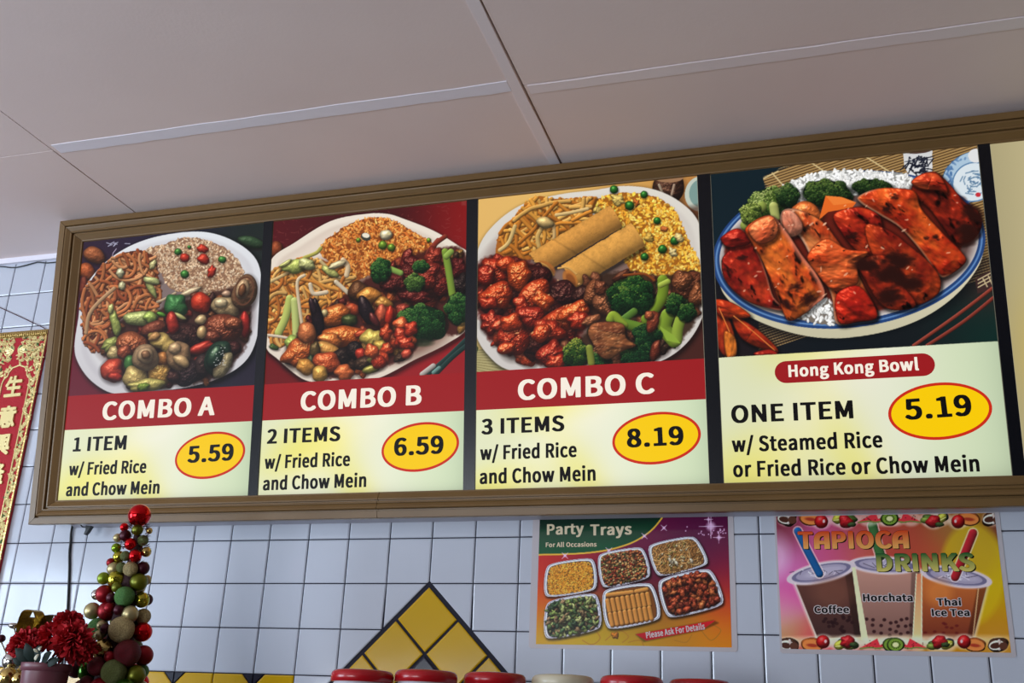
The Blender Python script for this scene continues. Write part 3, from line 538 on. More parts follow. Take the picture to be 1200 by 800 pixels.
PROF = [(0, -.02), (0, .010), (.0015, .013), (.0165, .0145), (.0175, .0075), (.0205, .0075), (.0215, .0185), (.0235, .0205), (.0255, .0200), (.0345, .0140), (.0350, .0170),
        (.0375, .0175), (.0388, .0165), (.0395, .0095), (.0415, .0095), (.0425, .0135), (.0455, .0140), (.0575, .0045), (.0605, .0040), (.0615, .0005), (.0615, -.02)]
def rail(name, p0, p1, inward, wid, L0=0.0, L1=0.0):
    """moulding from outer corner p0 to p1, wid wide; L0/L1 = width of the rail it is mitred to (0 = butt end)"""
    bm = bmesh.new(); d = Vector((p1[0]-p0[0], p1[1]-p0[1], 0)).normalized(); n = Vector((inward[0], inward[1], 0)); k = wid/.0615
    rings = []
    for p, wn, sg in ((p0, L0, 1), (p1, L1, -1)):
        rings.append([bm.verts.new(Vector((p[0], p[1], 0))+n*a*k+d*sg*(a*wn/.0615+.0006)+Vector((0, 0, w))) for a, w in PROF])
    m = len(PROF)
    for i in range(m): bm.faces.new((rings[0][i], rings[1][i], rings[1][(i+1) % m], rings[0][(i+1) % m]))
    bm.faces.new(rings[0]); bm.faces.new(rings[1][::-1]); bmesh.ops.recalc_face_normals(bm, faces=bm.faces)
    return obj(name, bm, M_FRAME, board)
X0, BT, WL_, WB, WT = .0105, BH-.005, .0755, .0615, .0645
rail('bottom_rail', (X0, 0), (.990, 0), (0, 1), WB, WL_, 0)
rail('bottom_rail', (.990, 0), (BW, 0), (0, 1), WB, 0, WB)
rail('top_rail', (X0, BT), (BW, BT), (0, -1), WT, WL_, WB)
rail('left_rail', (X0, 0), (X0, BT), (1, 0), WL_, WB, WT)
rail('right_rail', (BW, 0), (BW, BT), (-1, 0), WB, WB, WT)
bm = bmesh.new()                                  # the sheet-metal light box between frame and wall
Minv = BM.inverted()
def loc(y, z): v = Minv @ Vector((-.0114, y, z)); return (v.y, v.z)
sec = [(.02, -.021), (BH-.03, -.021), loc(-.003, 2.86), loc(-.003, 2.0885)]
a = [bm.verts.new((.078, p[0], p[1])) for p in sec]; b = [bm.verts.new((BW-.078, p[0], p[1])) for p in sec]
bm.faces.new(a); bm.faces.new(b[::-1])
for i in range(4): bm.faces.new((a[i], b[i], b[(i+1) % 4], a[(i+1) % 4]))
bmesh.ops.recalc_face_normals(bm, faces=bm.faces)
obj('light_box', bm, M_BOX, board)
VB, VT, VP, VC = .0618, .7630, .3350, .2443       # panel bottom, top, lower edge of the photo, lower edge of the title band
PAN = [(.0863, .6410, .6447), (.6688, 1.1962, 1.1961), (1.2263, 1.7542, 1.7530), (1.7858, 2.3482, 2.3440), (2.3738, 2.9122, 2.9125)]
for x0, x1 in ((.6415, .6685), (1.1965, 1.2260), (1.7545, 1.7855), (2.3485, 2.3735)):
    bm = bmesh.new(); prism(bm, [(x0+.0006, VB-.004), (x1-.0006, VB-.004), (x1-.0006, VT+.004), (x0+.0006, VT+.004)], -.008, .0035)
    obj('divider', bm, M_BLACK, board)

M_PRINT = print_mat('backlit_print', 1.0)
M_INK = mat('black_ink', (22, 18, 17), 0.5, spec=.12)
M_WHITE = mat('white_backlit_letter', (250, 240, 225), 0.4, spec=.12, emit=0.97)
M_RED = mat('red_backlit_band', (158, 28, 32), 0.4, spec=.12, emit=0.95)
M_REDRIM = mat('red_backlit_rim', (206, 44, 24), 0.4, spec=.12, emit=0.95)
M_YEL = mat('yellow_backlit_oval', (250, 204, 4), 0.4, spec=.12, emit=0.98)
M_ACRYL = mat('milky_acrylic', (235, 230, 200), 0.3, emit=0.5)

def cream(k, dim=1.0):
    n = np.random.default_rng(k); ph = n.random(4)*6
    def f(U, V):
        x = (U-U.min())/np.ptp(U); y = (V-V.min())/np.ptp(V)
        base = np.array((226, 230, 196.))[None]*np.ones((len(U), 1))
        yl = np.exp(-((x-.08-.25*y)/.20)**2)*(.55+.45*np.sin(5*y+ph[0])) + .75*np.exp(-((x-.5+.18*y)/.10)**2)*np.clip(1.1-y*1.1, 0, 1)
        wh = np.exp(-((x-.33-.28*(y-.5))/.16)**2)*(.5+.5*y) + .6*np.exp(-((x-.62)/.15)**2)
        gr = np.clip((x-.55)*1.8, 0, 1)
        c = base + np.clip(yl, 0, 1)[:, None]*np.array((8, -2, -74)) + np.clip(wh, 0, 1)[:, None]*np.array((14, 10, 24)) + gr[:, None]*np.array((-16, 0, -4))
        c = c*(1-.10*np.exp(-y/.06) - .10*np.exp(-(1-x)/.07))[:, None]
        return c/255*dim
    return f
def panel(i, label):
    x0, x1, _ = PAN[i]
    bm = bmesh.new(); prism(bm, [(x0, VB), (x1, VB), (x1, VT), (x0, VT)], -.012, -.0004)
    p = obj('menu_sign', bm, M_ACRYL); p.matrix_world = BM
    tag(p, label, 'menu sign', 'backlit signs in the menu board')
    return p
def photo(p, i, art, ox, oy, k):
    x0, x1, _ = PAN[i]
    nu = int((x1-x0)/.0014); nv = int((VT-VP)/.0014)
    def col(U, V):
        x, y = to_draw(HB, U, V, ox, oy, k); return art.sample(x, y)
    print_mesh('food_photo', (x0, VP-.001, x1, VT), .0002, nu, nv, col, M_PRINT, p)
def badge(p, cx, cy, rx, ry, rot, s, tx0, ty0, tx1, ty1, cap):
    e = lambda k: [(cx+(rx*k)*math.cos(t)*math.cos(rot)-(ry*k)*math.sin(t)*math.sin(rot), cy+(rx*k)*math.cos(t)*math.sin(rot)+(ry*k)*math.sin(t)*math.cos(rot)) for t in np.linspace(0, 2*math.pi, 64, endpoint=False)]
    bm = bmesh.new(); prism(bm, e(1), .0006, .0010); b = obj('price_badge', bm, M_REDRIM, p)
    bm = bmesh.new(); rx2, ry2 = rx-.0060, ry-.0060
    pts = [(cx+rx2*math.cos(t)*math.cos(rot)-ry2*math.sin(t)*math.sin(rot), cy+rx2*math.cos(t)*math.sin(rot)+ry2*math.sin(t)*math.cos(rot)) for t in np.linspace(0, 2*math.pi, 64, endpoint=False)]
    prism(bm, pts, .0009, .0013); obj('badge_face', bm, M_YEL, b)
    letters('price_lettering', s, tx0, ty0, tx1, ty1, cap, .0016, M_INK, b)
def field(p, i, top, k, dim=1.0):
    x0, x1, _ = PAN[i]
    print_mesh('cream_field', (x0, VB, x1, top), .0002, 90, 60, cream(k, dim), M_PRINT, p)
def band(p, i):
    x0, x1, _ = PAN[i]
    bm = bmesh.new(); prism(bm, [(x0, VC), (x1, VC), (x1, VP), (x0, VP)], .0003, .0006); return obj('title_band', bm, M_RED, p)

# ------------------------------------------------------------------ combo A photo (drawing grid 876 x 800)
def art_a():
    A = Art(876, 800, (38, 32, 46), 11)
    A.grad([(100, 100, (52, 34, 52), 160), (40, 700, (104, 24, 40), 200), (850, 120, (34, 40, 38), 150), (840, 700, (40, 34, 48), 160), (400, 20, (40, 34, 54), 160)])
    for x, y, rx, ry, r, c in ((116, 148, 50, 36, 22, (168, 92, 54)), (84, 222, 34, 44, -30, (176, 84, 44)), (70, 300, 20, 60, 0, (120, 50, 34)), (815, 90, 60, 26, 14, (60, 84, 56))): A.blob(x, y, rx, ry, r, c, .05, .1, .2)
    for _ in range(9): x = 170+A.r.random()*110; A.line([(x, 92+A.r.random()*22), (x+10+A.r.random()*14, 84+A.r.random()*18)], 3.5, (196, 190, 214))
    A.line([(190, 190), (200, 140), (215, 120)], 4, (200, 180, 205))
    PL = catmull([(600,44),(740,86),(840,170),(864,300),(850,480),(800,610),(690,690),(545,735),(420,752),(300,766),(190,762),(100,706),(45,630),(28,555),(45,430),(65,310),(150,195),(270,110),(420,60)], 6, True)
    A.shade(PL+np.array((8, 10)), .6, 30); A.poly(PL, (232, 230, 232), col2=(206, 198, 200))
    A.poly(PL*.93+np.array((450, 405))*.07, (214, 208, 210), .75, soft=14, col2=(196, 188, 192)); A.poly(PL*.86+np.array((450, 410))*.14, (228, 222, 220), .6, soft=26)
    A.ell(455, 420, 370, 290, -8, (70, 40, 34), .6, soft=40)
    A.rice([(345,128),(430,100),(520,70),(620,82),(720,130),(782,215),(770,265),(720,310),(620,335),(520,315),(450,290),(400,200)], 1150, [(210,174,140),(194,152,118),(220,188,156),(178,136,102)], (150, 108, 82), 13, 6.4)
    for x, y, g in ((490,133,17),(687,168,18),(520,233,20),(540,112,9)): A.blob(x, y, g, g*.9, 0, (66, 128, 52), .04, .02, .5, .4)
    for x, y, rx, ry, r in ((600,120,24,20,15),(520,160,22,20,-20),(604,166,28,22,10),(640,222,18,28,20)): A.blob(x, y, rx, ry, r, (206, 58, 40), .1, .06, .35, .4)
    A.noodles([(58,340),(100,262),(160,190),(240,140),(330,128),(390,160),(400,230),(412,330),(395,385),(300,400),(225,430),(190,500),(165,560),(110,575),(70,540),(62,440)], 150, [(206,122,70),(184,96,54),(222,150,98),(164,80,46),(198,114,66)], (92, 44, 30), 14, 11, 19, .26)
    A.line([(80,495),(92,420),(130,365),(205,297)], 17, (196, 150, 108), True, 8); A.line([(398,357),(430,345),(478,318)], 12, (206, 176, 140), True, 6); A.blob(545, 312, 52, 15, -22, (206, 176, 140), .05, .06, .3)
    A.bed([(150,560),(250,430),(420,385),(560,335),(700,300),(800,300),(812,480),(770,590),(650,700),(480,725),(300,740),(240,690),(180,620)], (62,34,28), 90, [(96,50,36),(140,80,46),(70,40,34),(170,120,70),(120,40,30)], 24)
    for x, y, rx, ry, r, c in ((368,292,16,50,-28,(190,190,112)),(372,262,40,16,10,(200,200,130)),(232,228,18,22,0,(216,206,160)),(240,285,16,20,0,(214,200,150)),(378,190,14,24,30,(206,190,130)),(322,430,74,34,-6,(186,190,116)),(365,425,30,26,0,(170,188,92)),(210,452,22,56,-12,(178,184,96)),(190,388,14,22,0,(204,196,120)),(190,545,48,26,-32,(150,152,78)),(205,585,30,34,20,(206,176,118))): A.blob(x, y, rx, ry, r, c, .10, .12, .35)
    B = A.blob
    B(380,475,64,30,-24,(124,60,42),.08,.15,.3); B(415,412,22,10,20,(96,150,52),.05,.05,.3)
    B(540,505,55,55,0,(64,34,30),.14,.25,.4); B(620,470,40,60,10,(74,36,30),.14,.25,.4); B(480,520,60,28,0,(58,34,30),.1,.2,.4)
    B(480,372,54,50,15,(66,122,66),.10,.05,.35); B(496,420,34,10,25,(200,190,120),.04,.05,.3)
    B(465,450,30,48,-12,(176,48,36),.08,.05,.5); B(592,360,46,46,10,(204,56,32),.12,.05,.5)
    B(700,378,60,46,6,(206,170,122),.07,.08,.35); B(682,362,30,22,0,(226,196,150),.05,.05,.3); B(706,320,22,14,0,(206,160,130),.05,.05,.3)
    B(788,312,54,80,12,(150,104,72),.06,.08,.45); B(778,300,30,46,14,(206,164,122),.05,.1,.3); B(776,304,17,30,14,(128,78,48),.05,.05,.3); A.ring(786,308,40,62,12,(96,58,40),5)
    B(788,458,24,58,0,(190,42,34),.05,.04,.5); B(692,472,92,60,6,(132,62,40),.10,.16,.7); B(735,452,40,30,0,(150,76,48),.1,.2,.7); B(640,510,40,26,0,(120,56,38),.1,.2,.6)
    B(592,436,26,22,-20,(214,176,126),.04,.03,.4); B(596,492,22,30,12,(210,166,112),.04,.03,.4)
    B(740,562,30,34,0,(66,30,28),.1,.2,.4); B(590,562,62,24,-22,(168,44,32),.06,.04,.55)
    B(284,545,66,60,20,(164,84,50),.12,.16,.6); B(250,580,30,34,0,(150,70,44),.1,.15,.5); B(432,545,72,44,22,(204,166,92),.14,.07,.3); B(385,512,30,18,-20,(196,140,84),.08,.1,.3)
    B(195,662,54,50,22,(196,66,44),.10,.05,.5); B(210,690,34,20,10,(170,44,30),.08,.05,.4)
    B(276,630,28,38,0,(70,116,56),.06,.05,.4); B(300,695,56,56,12,(206,172,104),.10,.08,.35); B(410,672,56,66,8,(206,152,76),.14,.12,.45); B(425,610,36,30,0,(196,120,60),.1,.1,.4); B(350,728,84,28,-6,(196,176,96),.10,.1,.35); B(335,735,28,18,-10,(120,140,50),.1,.1,.3)
    B(530,672,84,54,-6,(56,38,40),.12,.2,.35); B(600,640,36,50,0,(60,40,38),.1,.2,.3); B(470,690,30,26,0,(70,40,36),.1,.2,.3)
    B(345,606,60,60,0,(190,150,110),.04,.05,.4); B(345,596,38,36,0,(206,166,124),.04,.04,.25); B(346,592,21,20,0,(150,104,72),.05,.05,.3)
    B(492,596,56,62,22,(186,140,98),.08,.05,.4); B(476,565,30,26,-10,(206,164,120),.06,.05,.3); B(505,620,40,24,30,(206,164,112),.06,.05,.3)
    B(668,606,56,82,26,(40,64,46),.07,.05,.95,power=30); B(690,640,34,66,34,(170,150,110),.05,.1,.3); B(655,600,34,58,24,(34,58,42),.05,.05,.9,power=26)
    for _ in range(22): x, y = 640+A.r.random()*60, 560+A.r.random()*80; A.ell(x, y, 3, 2, 0, (236, 232, 226), .8)
    A.a *= np.array((.97, .99, 1.0)); return A
# ------------------------------------------------------------------ combo B photo (873 x 800)
def art_b():
    A = Art(873, 800, (96, 18, 22), 12)
    A.grad([(150,120,(92,22,30),180),(800,60,(150,24,24),120),(600,40,(60,20,24),140),(40,600,(110,20,24),160),(700,740,(150,28,34),200),(300,30,(60,26,26),150)])
    for _ in range(160):
        x, y = A.r.random()*873, A.r.random()*200; A.line([(x, y), (x+A.r.normal()*14, y+A.r.normal()*7)], 2.2, (146, 70, 66), False, al=.5)
    A.blob(50, 190, 30, 34, 0, (150, 70, 40), .05, .1, .2)
    PL = catmull([(420,40),(520,38),(600,62),(720,110),(820,170),(873,215),(885,330),(873,510),(780,590),(640,660),(480,740),(330,756),(240,758),(160,740),(60,660),(2,590),(10,400),(25,240),(130,160),(280,70)], 6, True)
    A.shade(PL+np.array((4, 12)), .55, 26); A.poly(PL, (240, 228, 216), col2=(226, 212, 200)); A.poly(PL*.93+np.array((440, 400))*.07, (218, 200, 188), .7, soft=14); A.poly(PL*.87+np.array((440, 405))*.13, (236, 220, 208), .6, soft=22)
    A.ell(430, 450, 390, 230, 4, (80, 36, 24), .6, soft=50)
    A.rice([(235,185),(330,100),(430,56),(520,56),(590,88),(660,130),(715,165),(700,215),(600,250),(520,250),(440,300),(360,320),(280,250)], 1250, [(222,142,66),(206,118,48),(236,164,88),(190,100,40)], (140, 70, 26), 15, 6.2)
    A.ell(432, 136, 22, 17, 20, (60, 60, 50)); A.ell(432, 130, 16, 10, 10, (240, 232, 214)); A.blob(518, 128, 27, 22, -10, (244, 230, 190), .04, .03, .3, .5); A.ell(530, 122, 8, 6, 0, (214, 200, 150))
    for x, y, g in ((504,172,19),(541,182,17),(400,150,10),(700,150,10)): A.blob(x, y, g, g, 0, (112, 150, 44), .03, .02, .5, .5)
    A.noodles([(15,320),(70,265),(160,230),(260,240),(340,255),(395,330),(360,420),(270,440),(190,500),(130,560),(60,600),(15,560)], 170, [(236,162,74),(220,140,60),(244,186,106),(204,118,50)], (150, 80, 32), 14, 11, 19, .22)
    for P, w, c in (([(60,545),(90,480),(108,400)],34,(196,206,110)),([(135,560),(132,480),(128,410)],32,(206,216,130)),([(160,510),(150,440),(140,330),(170,300)],14,(238,214,180)),([(195,340),(210,378),(265,372)],18,(236,214,184)),([(305,328),(340,360),(362,380)],18,(238,218,190)),([(15,555),(70,562),(110,570)],12,(240,220,196)),([(80,640),(120,600),(150,575)],14,(238,214,190)),([(350,300),(355,262),(335,235)],22,(240,210,170)),([(20,330),(80,300),(150,265)],14,(226,190,130)),([(170,225),(220,205),(240,185)],16,(190,180,90)),([(240,240),(300,300),(320,310)],14,(226,196,140))): A.line(P, w, c, True, 8)
    for x, y, rx, ry, r, c in ((130,262,60,28,-8,(196,206,110)),(180,252,34,26,0,(222,222,150)),(280,285,40,18,30,(206,206,120)),(310,255,40,14,-20,(236,216,170)),(120,590,34,36,0,(176,196,96)),(40,606,22,12,20,(74,96,50)),(90,250,30,10,-30,(214,210,130))): A.blob(x, y, rx, ry, r, c, .12, .12, .3)
    B = A.blob
    A.bed([(90,640),(200,490),(380,360),(520,260),(700,190),(860,210),(860,520),(700,560),(620,640),(480,700),(300,740),(190,710)], (66,26,22), 110, [(150,60,36),(96,32,26),(190,90,44),(60,40,30),(170,120,60)], 26)
    for _ in range(46):
        x, y = 560+A.r.normal()*60+90*A.r.random(), 340+A.r.normal()*45; B(x+30, y, 36+A.r.random()*26, 22+A.r.random()*18, A.r.random()*180, A.pick([(128,40,30),(104,30,26),(150,56,42),(86,26,24)]), .2, .3, .6, .5)
    for P in ([(740,150),(700,200),(690,240)], [(770,135),(730,165),(720,190)]): A.line(P, 20, (140, 52, 38), True, 6)
    B(720,220,36,44,20,(150,50,36),.2,.3,.6); B(740,330,52,56,0,(118,36,30),.2,.35,.7); B(700,300,40,60,20,(140,44,34),.2,.35,.7); B(640,390,80,26,8,(96,28,26),.2,.3,.6); B(560,330,50,40,0,(90,30,28),.2,.3,.5)
    B(828,270,30,50,0,(90,26,26),.2,.3,.4); B(835,340,34,50,0,(40,28,28),.2,.3,.5)
    A.line([(770,200),(785,280),(800,380)], 30, (136,166,62), True, 8); A.line([(795,200),(775,220)], 26, (150,180,80), True, 4); A.line([(530,270),(580,290)], 24, (150,186,88), True, 4)
    A.broc(495,278,44,54,0,n=420,d=9); A.broc(640,330,44,38,0,(40,70,30),(84,120,50),(150,180,90),n=320,d=8); A.broc(665,262,34,24,0,n=160,d=8)
    A.broc(668,500,112,78,4,n=1500,d=9); A.broc(830,440,60,70,0,n=700,d=9); A.ell(668,588,50,16,0,(30,44,26),.7,soft=10)
    B(400,370,44,46,0,(96,58,34),.08,.1,.4); B(446,385,50,34,-14,(206,130,56),.12,.1,.6); B(510,420,40,26,20,(190,130,60),.08,.1,.5); B(515,475,46,50,-16,(196,58,36),.1,.06,.6); B(498,462,22,40,0,(216,96,66),.1,.06,.4); B(532,470,18,40,10,(206,50,30),.06,.04,.6)
    B(370,446,40,26,0,(196,78,44),.1,.1,.5); B(300,470,66,44,-28,(206,104,46),.12,.12,.75); B(252,462,20,16,-30,(240,210,150),.06,.05,.3); B(362,492,34,28,-10,(62,72,36),.08,.05,.5)
    B(434,450,30,66,-22,(38,26,32),.05,.06,.6); B(468,490,16,36,-30,(96,36,36),.05,.05,.7)
    B(225,480,26,84,-10,(34,22,28),.06,.08,.6); B(205,430,14,36,-16,(48,30,38),.05,.05,.6)
    B(330,562,92,48,-6,(206,96,40),.10,.14,.8); B(280,575,50,30,10,(216,116,54),.1,.14,.7); B(415,548,34,16,-14,(186,66,36),.1,.1,.5)
    B(465,568,44,48,10,(216,186,92),.14,.08,.35); B(500,605,32,34,20,(206,166,76),.12,.08,.35); B(150,625,84,52,-38,(206,96,44),.12,.14,.75); B(180,545,40,46,0,(216,120,70),.08,.08,.4)
    B(270,618,66,30,24,(216,150,76),.08,.08,.4); B(215,620,22,40,10,(90,70,40),.08,.08,.4); B(330,645,40,36,0,(40,28,26),.1,.2,.4); B(385,620,36,40,0,(36,26,26),.1,.2,.4); B(205,672,20,36,-20,(50,60,40),.06,.05,.5)
    B(265,672,60,46,14,(206,84,44),.12,.14,.7); B(175,690,40,34,30,(216,146,66),.08,.08,.4); B(236,720,34,36,-10,(216,160,76),.08,.08,.4); B(340,715,40,36,6,(216,106,56),.08,.08,.5); B(410,635,24,26,0,(186,52,36),.1,.08,.5); B(430,670,50,30,-20,(60,40,30),.1,.2,.4)
    B(470,655,34,18,-20,(150,140,70),.06,.05,.6); B(455,700,40,18,-14,(140,130,60),.06,.05,.6)
    for _ in range(12): B(555+A.r.normal()*42, 590+A.r.normal()*48, 32, 30, A.r.random()*90, A.pick([(206,70,38),(190,54,32),(216,92,50)]), .16, .18, .75)
    B(605,635,24,20,-30,(206,76,56),.06,.05,.5)
    for P in ([(700,718),(780,650),(873,560)], [(735,716),(800,650),(873,590)]): A.line(P, 20, (34, 58, 56), True, 4)
    A.line([(672,722),(720,686)], 22, (190,180,176), True, 3); A.line([(720,715),(745,694)], 16, (110,150,146), True, 3)
    A.a *= np.array((.98, .98, .96)); return A
# ------------------------------------------------------------------ combo C photo (936 x 800)
def art_c():
    A = Art(936, 800, (226, 182, 110), 13)
    A.grad([(120,150,(232,188,112),240),(60,420,(226,180,106),150),(700,60,(214,160,86),120),(880,160,(150,92,52),90),(880,620,(70,34,30),120),(60,700,(196,176,120),60),(900,450,(140,40,30),60)])
    A.blob(778, 50, 62, 70, 0, (84, 52, 40), .03, .15, .5, .3); A.line([(740,40),(760,90)], 10, (190,170,150), True); A.line([(800,40),(790,80)], 10, (190,160,140), True); A.ell(778, 8, 60, 22, 0, (160, 120, 90))
    A.ell(905, 75, 62, 70, 10, (196, 206, 200)); A.ell(908, 72, 48, 56, 10, (126, 158, 158)); A.ell(905, 150, 60, 30, 0, (60, 30, 22), .6, soft=20)
    A.poly([(0,690),(40,700),(120,775),(130,800),(0,800)], (176,166,120))
    for k in range(12): A.line([(0, 700+k*9), (130, 690+k*14)], 3, (130,120,80), False)
    A.poly([(0,660),(20,690),(10,720),(0,720)], (60,70,40))
    PL = catmull([(470,62),(600,44),(720,58),(820,105),(893,180),(925,300),(936,430),(915,560),(850,670),(740,745),(560,785),(330,790),(150,780),(60,720),(5,620),(0,440),(20,290),(90,190),(200,115),(340,78)], 6, True)
    A.shade(PL+np.array((6, 10)), .5, 26); A.poly(PL, (226, 222, 220), col2=(206, 202, 206)); A.poly(PL*.93+np.array((470, 420))*.07, (206, 200, 200), .6, soft=16); A.poly(PL*.87+np.array((470, 425))*.13, (222, 216, 214), .6, soft=22)
    A.ell(460, 430, 420, 250, 4, (70, 30, 22), .6, soft=60)
    A.rice([(460,120),(540,80),(640,72),(730,90),(800,140),(835,210),(870,290),(905,350),(900,410),(840,440),(740,430),(640,400),(600,330),(560,200)], 1200, [(240,186,70),(226,162,52),(248,206,104),(206,136,40)], (164, 98, 28), 17, 8)
    for x, y, g in ((560,58,17),(680,78,15),(622,122,19),(732,182,15),(802,262,18),(753,296,18),(682,326,16)): A.blob(x, y, g, g, 0, (42, 116, 40), .03, .02, .55, .5)
    for x, y, rx, ry, c in ((820,250,26,20,(250,222,150)),(795,308,24,20,(250,226,160)),(575,100,40,22,(248,214,120)),(650,110,16,18,(226,120,50)),(760,215,20,14,(220,120,60)),(640,250,14,20,(214,110,40)),(480,135,40,26,(244,206,110)),(700,250,26,22,(244,196,90))): A.blob(x, y, rx*.8, ry*.8, 20, c, .3, .3, .1, .2)
    A.noodles([(90,325),(95,250),(150,180),(240,90),(330,98),(420,90),(490,95),(470,150),(450,200),(350,260),(260,320),(190,345),(110,345)], 130, [(240,168,70),(226,146,54),(248,190,100),(208,126,44)], (170, 100, 34), 14, 12, 20, .16, drift=-25)
    for P, w, c in (([(330,160),(390,150),(455,135)],14,(236,202,140)),([(165,205),(140,270),(105,300)],16,(230,196,130)),([(320,200),(322,240),(318,275)],14,(230,190,130)),([(265,300),(255,250),(270,215)],18,(226,184,110))): A.line(P, w, c, True, 6)
    A.blob(285, 190, 34, 24, 5, (232, 196, 130), .08, .06, .3)
    def roll(P0, P1, r, c):
        P0, P1 = np.array(P0, float), np.array(P1, float); d = (P1-P0)/np.linalg.norm(P1-P0); n = np.array((-d[1], d[0]))
        Q = np.array([P0+n*r, P0-n*r, P1-n*r, P1+n*r]); A.shade(Q+np.array((4, 10)), .6, 20)
        q = A.win(Q[:, 0].min()-30, Q[:, 1].min()-30, Q[:, 0].max()+30, Q[:, 1].max()+30); sy, sx, xx, yy = q
        L = np.linalg.norm(P1-P0); t = (xx-P0[0])*d[0]+(yy-P0[1])*d[1]; h = ((xx-P0[0])*n[0]+(yy-P0[1])*n[1])/r + (A.n2[sy, sx]-.5)*.12
        e = 10*np.sqrt(np.clip(1-h*h, 0, 1)); al = np.clip((1-np.abs(h))*r+.5, 0, 1)*np.clip(t+8+(A.n2[sy, sx]-.5)*16, 0, 1)*np.clip(L-t+e*.6, 0, 1)
        z = .58+.52*np.clip(-h*.62+.72*np.sqrt(np.clip(1-h*h, 0, 1)), 0, 1); z = z*(.9+.22*(A.n2[sy, sx]-.4)+.16*(A.n1[sy, sx]-.5)+.10*(A.n3[sy, sx]-.5))
        z = z*(1-.25*np.exp(-((t-L*.35-h*26)/5)**2)*.6)
        C = np.array(c)*z[..., None]; C = C*(1-.45*np.clip((A.n3[sy, sx]*.5+A.n2[sy, sx]*.5-.66)*8, 0, 1)*.5)[..., None]
        A.put(sy, sx, np.clip(C, 0, 255), al)
    roll((255, 350), (568, 165), 50, (226, 160, 78)); A.ell(290, 372, 40, 24, 35, (176, 104, 46), .8, soft=6); A.line([(245,345),(290,362),(320,400)], 7, (230,170,90), True, 5)
    roll((385, 402), (655, 238), 54, (234, 170, 84)); A.ell(385, 415, 26, 40, -30, (186, 112, 48), .85, soft=5); A.ell(388, 418, 16, 28, -30, (120, 62, 26), .7, soft=6); A.line([(338,372),(375,370),(410,395)], 8, (244,186,104), True, 5)
    B = A.blob
    A.bed([(20,350),(200,335),(330,420),(470,500),(440,620),(330,760),(130,705),(30,600)], (80,22,18), 70, [(150,40,24),(110,28,22),(180,60,30),(70,24,22)], 30, .7)
    A.bed([(440,430),(600,385),(740,400),(900,400),(905,520),(840,650),(700,740),(520,755),(400,760),(360,700),(470,600)], (54,34,24), 60, [(110,60,40),(60,40,30),(40,60,34),(140,80,54)], 30, .3)
    B(250,400,60,44,0,(70,22,20),.1,.2,.5); B(360,470,66,50,10,(66,26,26),.12,.2,.8); B(300,560,70,60,0,(70,24,22),.1,.2,.5); B(240,680,60,40,0,(60,20,18),.1,.2,.4); B(430,480,40,40,0,(54,24,22),.1,.2,.6)
    R = [(178,46,24),(196,60,26),(156,36,22),(206,74,30)]
    for x, y, rx, ry, r, c in ((85,385,66,52,10,0),(50,400,36,44,0,2),(130,355,40,30,0,1),(180,400,50,58,30,3),(92,482,66,54,-10,1),(60,510,34,28,0,0),(236,482,84,48,-38,1),(276,500,32,50,-36,3),(190,520,30,40,0,0),(72,588,46,46,20,2),(100,600,30,26,0,0),(160,645,64,78,10,0),(230,565,56,46,0,2),(150,590,46,36,0,1),(350,580,110,52,-22,1),(400,545,70,36,-24,3),(300,620,60,46,0,0),(270,630,40,36,0,1),(420,580,44,36,-10,0),(310,715,52,56,10,2),(330,745,40,30,0,0),(130,690,34,26,0,1)):
        B(x, y, rx, ry, r, R[c], .13, .20, .95, .5, power=22)
    for _ in range(70):
        x, y = 40+A.r.random()*410, 360+A.r.random()*370
        if A.a[int(y), int(x), 0] > .45 and A.a[int(y), int(x), 1] < .42: A.ell(x, y, 2+A.r.random()*7, 1.5+A.r.random()*2, -30+A.r.normal()*30, (255, 190, 130), .7)
    BF = [(142,80,50),(122,64,42),(160,94,62)]
    for x, y, rx, ry, r, c in ((480,470,40,50,20,0),(530,500,50,70,-20,2),(505,450,30,26,0,1),(470,578,40,18,-24,2),(855,440,66,62,20,1),(830,420,40,40,0,0),(890,480,34,40,0,0)): B(x, y, rx, ry, r, BF[c], .16, .28, .5)
    A.line([(755,420),(750,490),(690,575)], 44, (126,156,44), True, 8); A.line([(775,425),(745,440)], 22, (176,196,80), True, 4)
    A.broc(625,482,98,78,0,(14,44,22),(34,88,38),(120,150,60),n=1500,d=10); A.line([(600,575),(640,545)], 30, (90,130,50), True, 4)
    A.line([(775,560),(762,610),(800,660)], 56, (130,160,50), True, 8); A.line([(838,540),(815,610),(810,660)], 44, (150,176,64), True, 8); A.poly([(740,600),(770,660),(826,672),(800,640)], (140,170,60))
    A.broc(802,515,36,46,20,(16,46,24),(40,92,40),(110,140,60),n=420,d=9); A.broc(850,545,34,40,30,(16,46,24),(40,92,40),(110,140,60),n=360,d=9)
    A.line([(600,592),(640,602),(680,612)], 40, (104,142,46), True, 6); A.line([(545,575),(560,560),(600,600)], 34, (150,176,56), True, 6)
    A.broc(690,640,54,52,10,(12,40,24),(28,76,38),(70,110,50),n=520,d=9); A.broc(650,715,66,46,-8,(12,40,24),(26,74,38),(70,110,50),n=520,d=9); A.broc(408,712,52,56,0,(22,54,24),(64,104,36),(190,190,80),n=560,d=9); A.broc(500,735,44,26,0,n=220,d=8); A.line([(462,690),(470,750)], 28, (140,150,60), True, 4)
    B(715,585,24,44,18,(150,66,44),.14,.2,.5); B(725,700,20,44,14,(110,44,30),.1,.2,.5); B(700,560,20,18,0,(160,80,50),.1,.2,.4)
    A.slab([(455,630),(480,590),(560,585),(602,600),(610,650),(648,680),(600,700),(540,735),(500,720),(480,680)], (158,96,58), (112,58,36), 5, .12, dots=False)
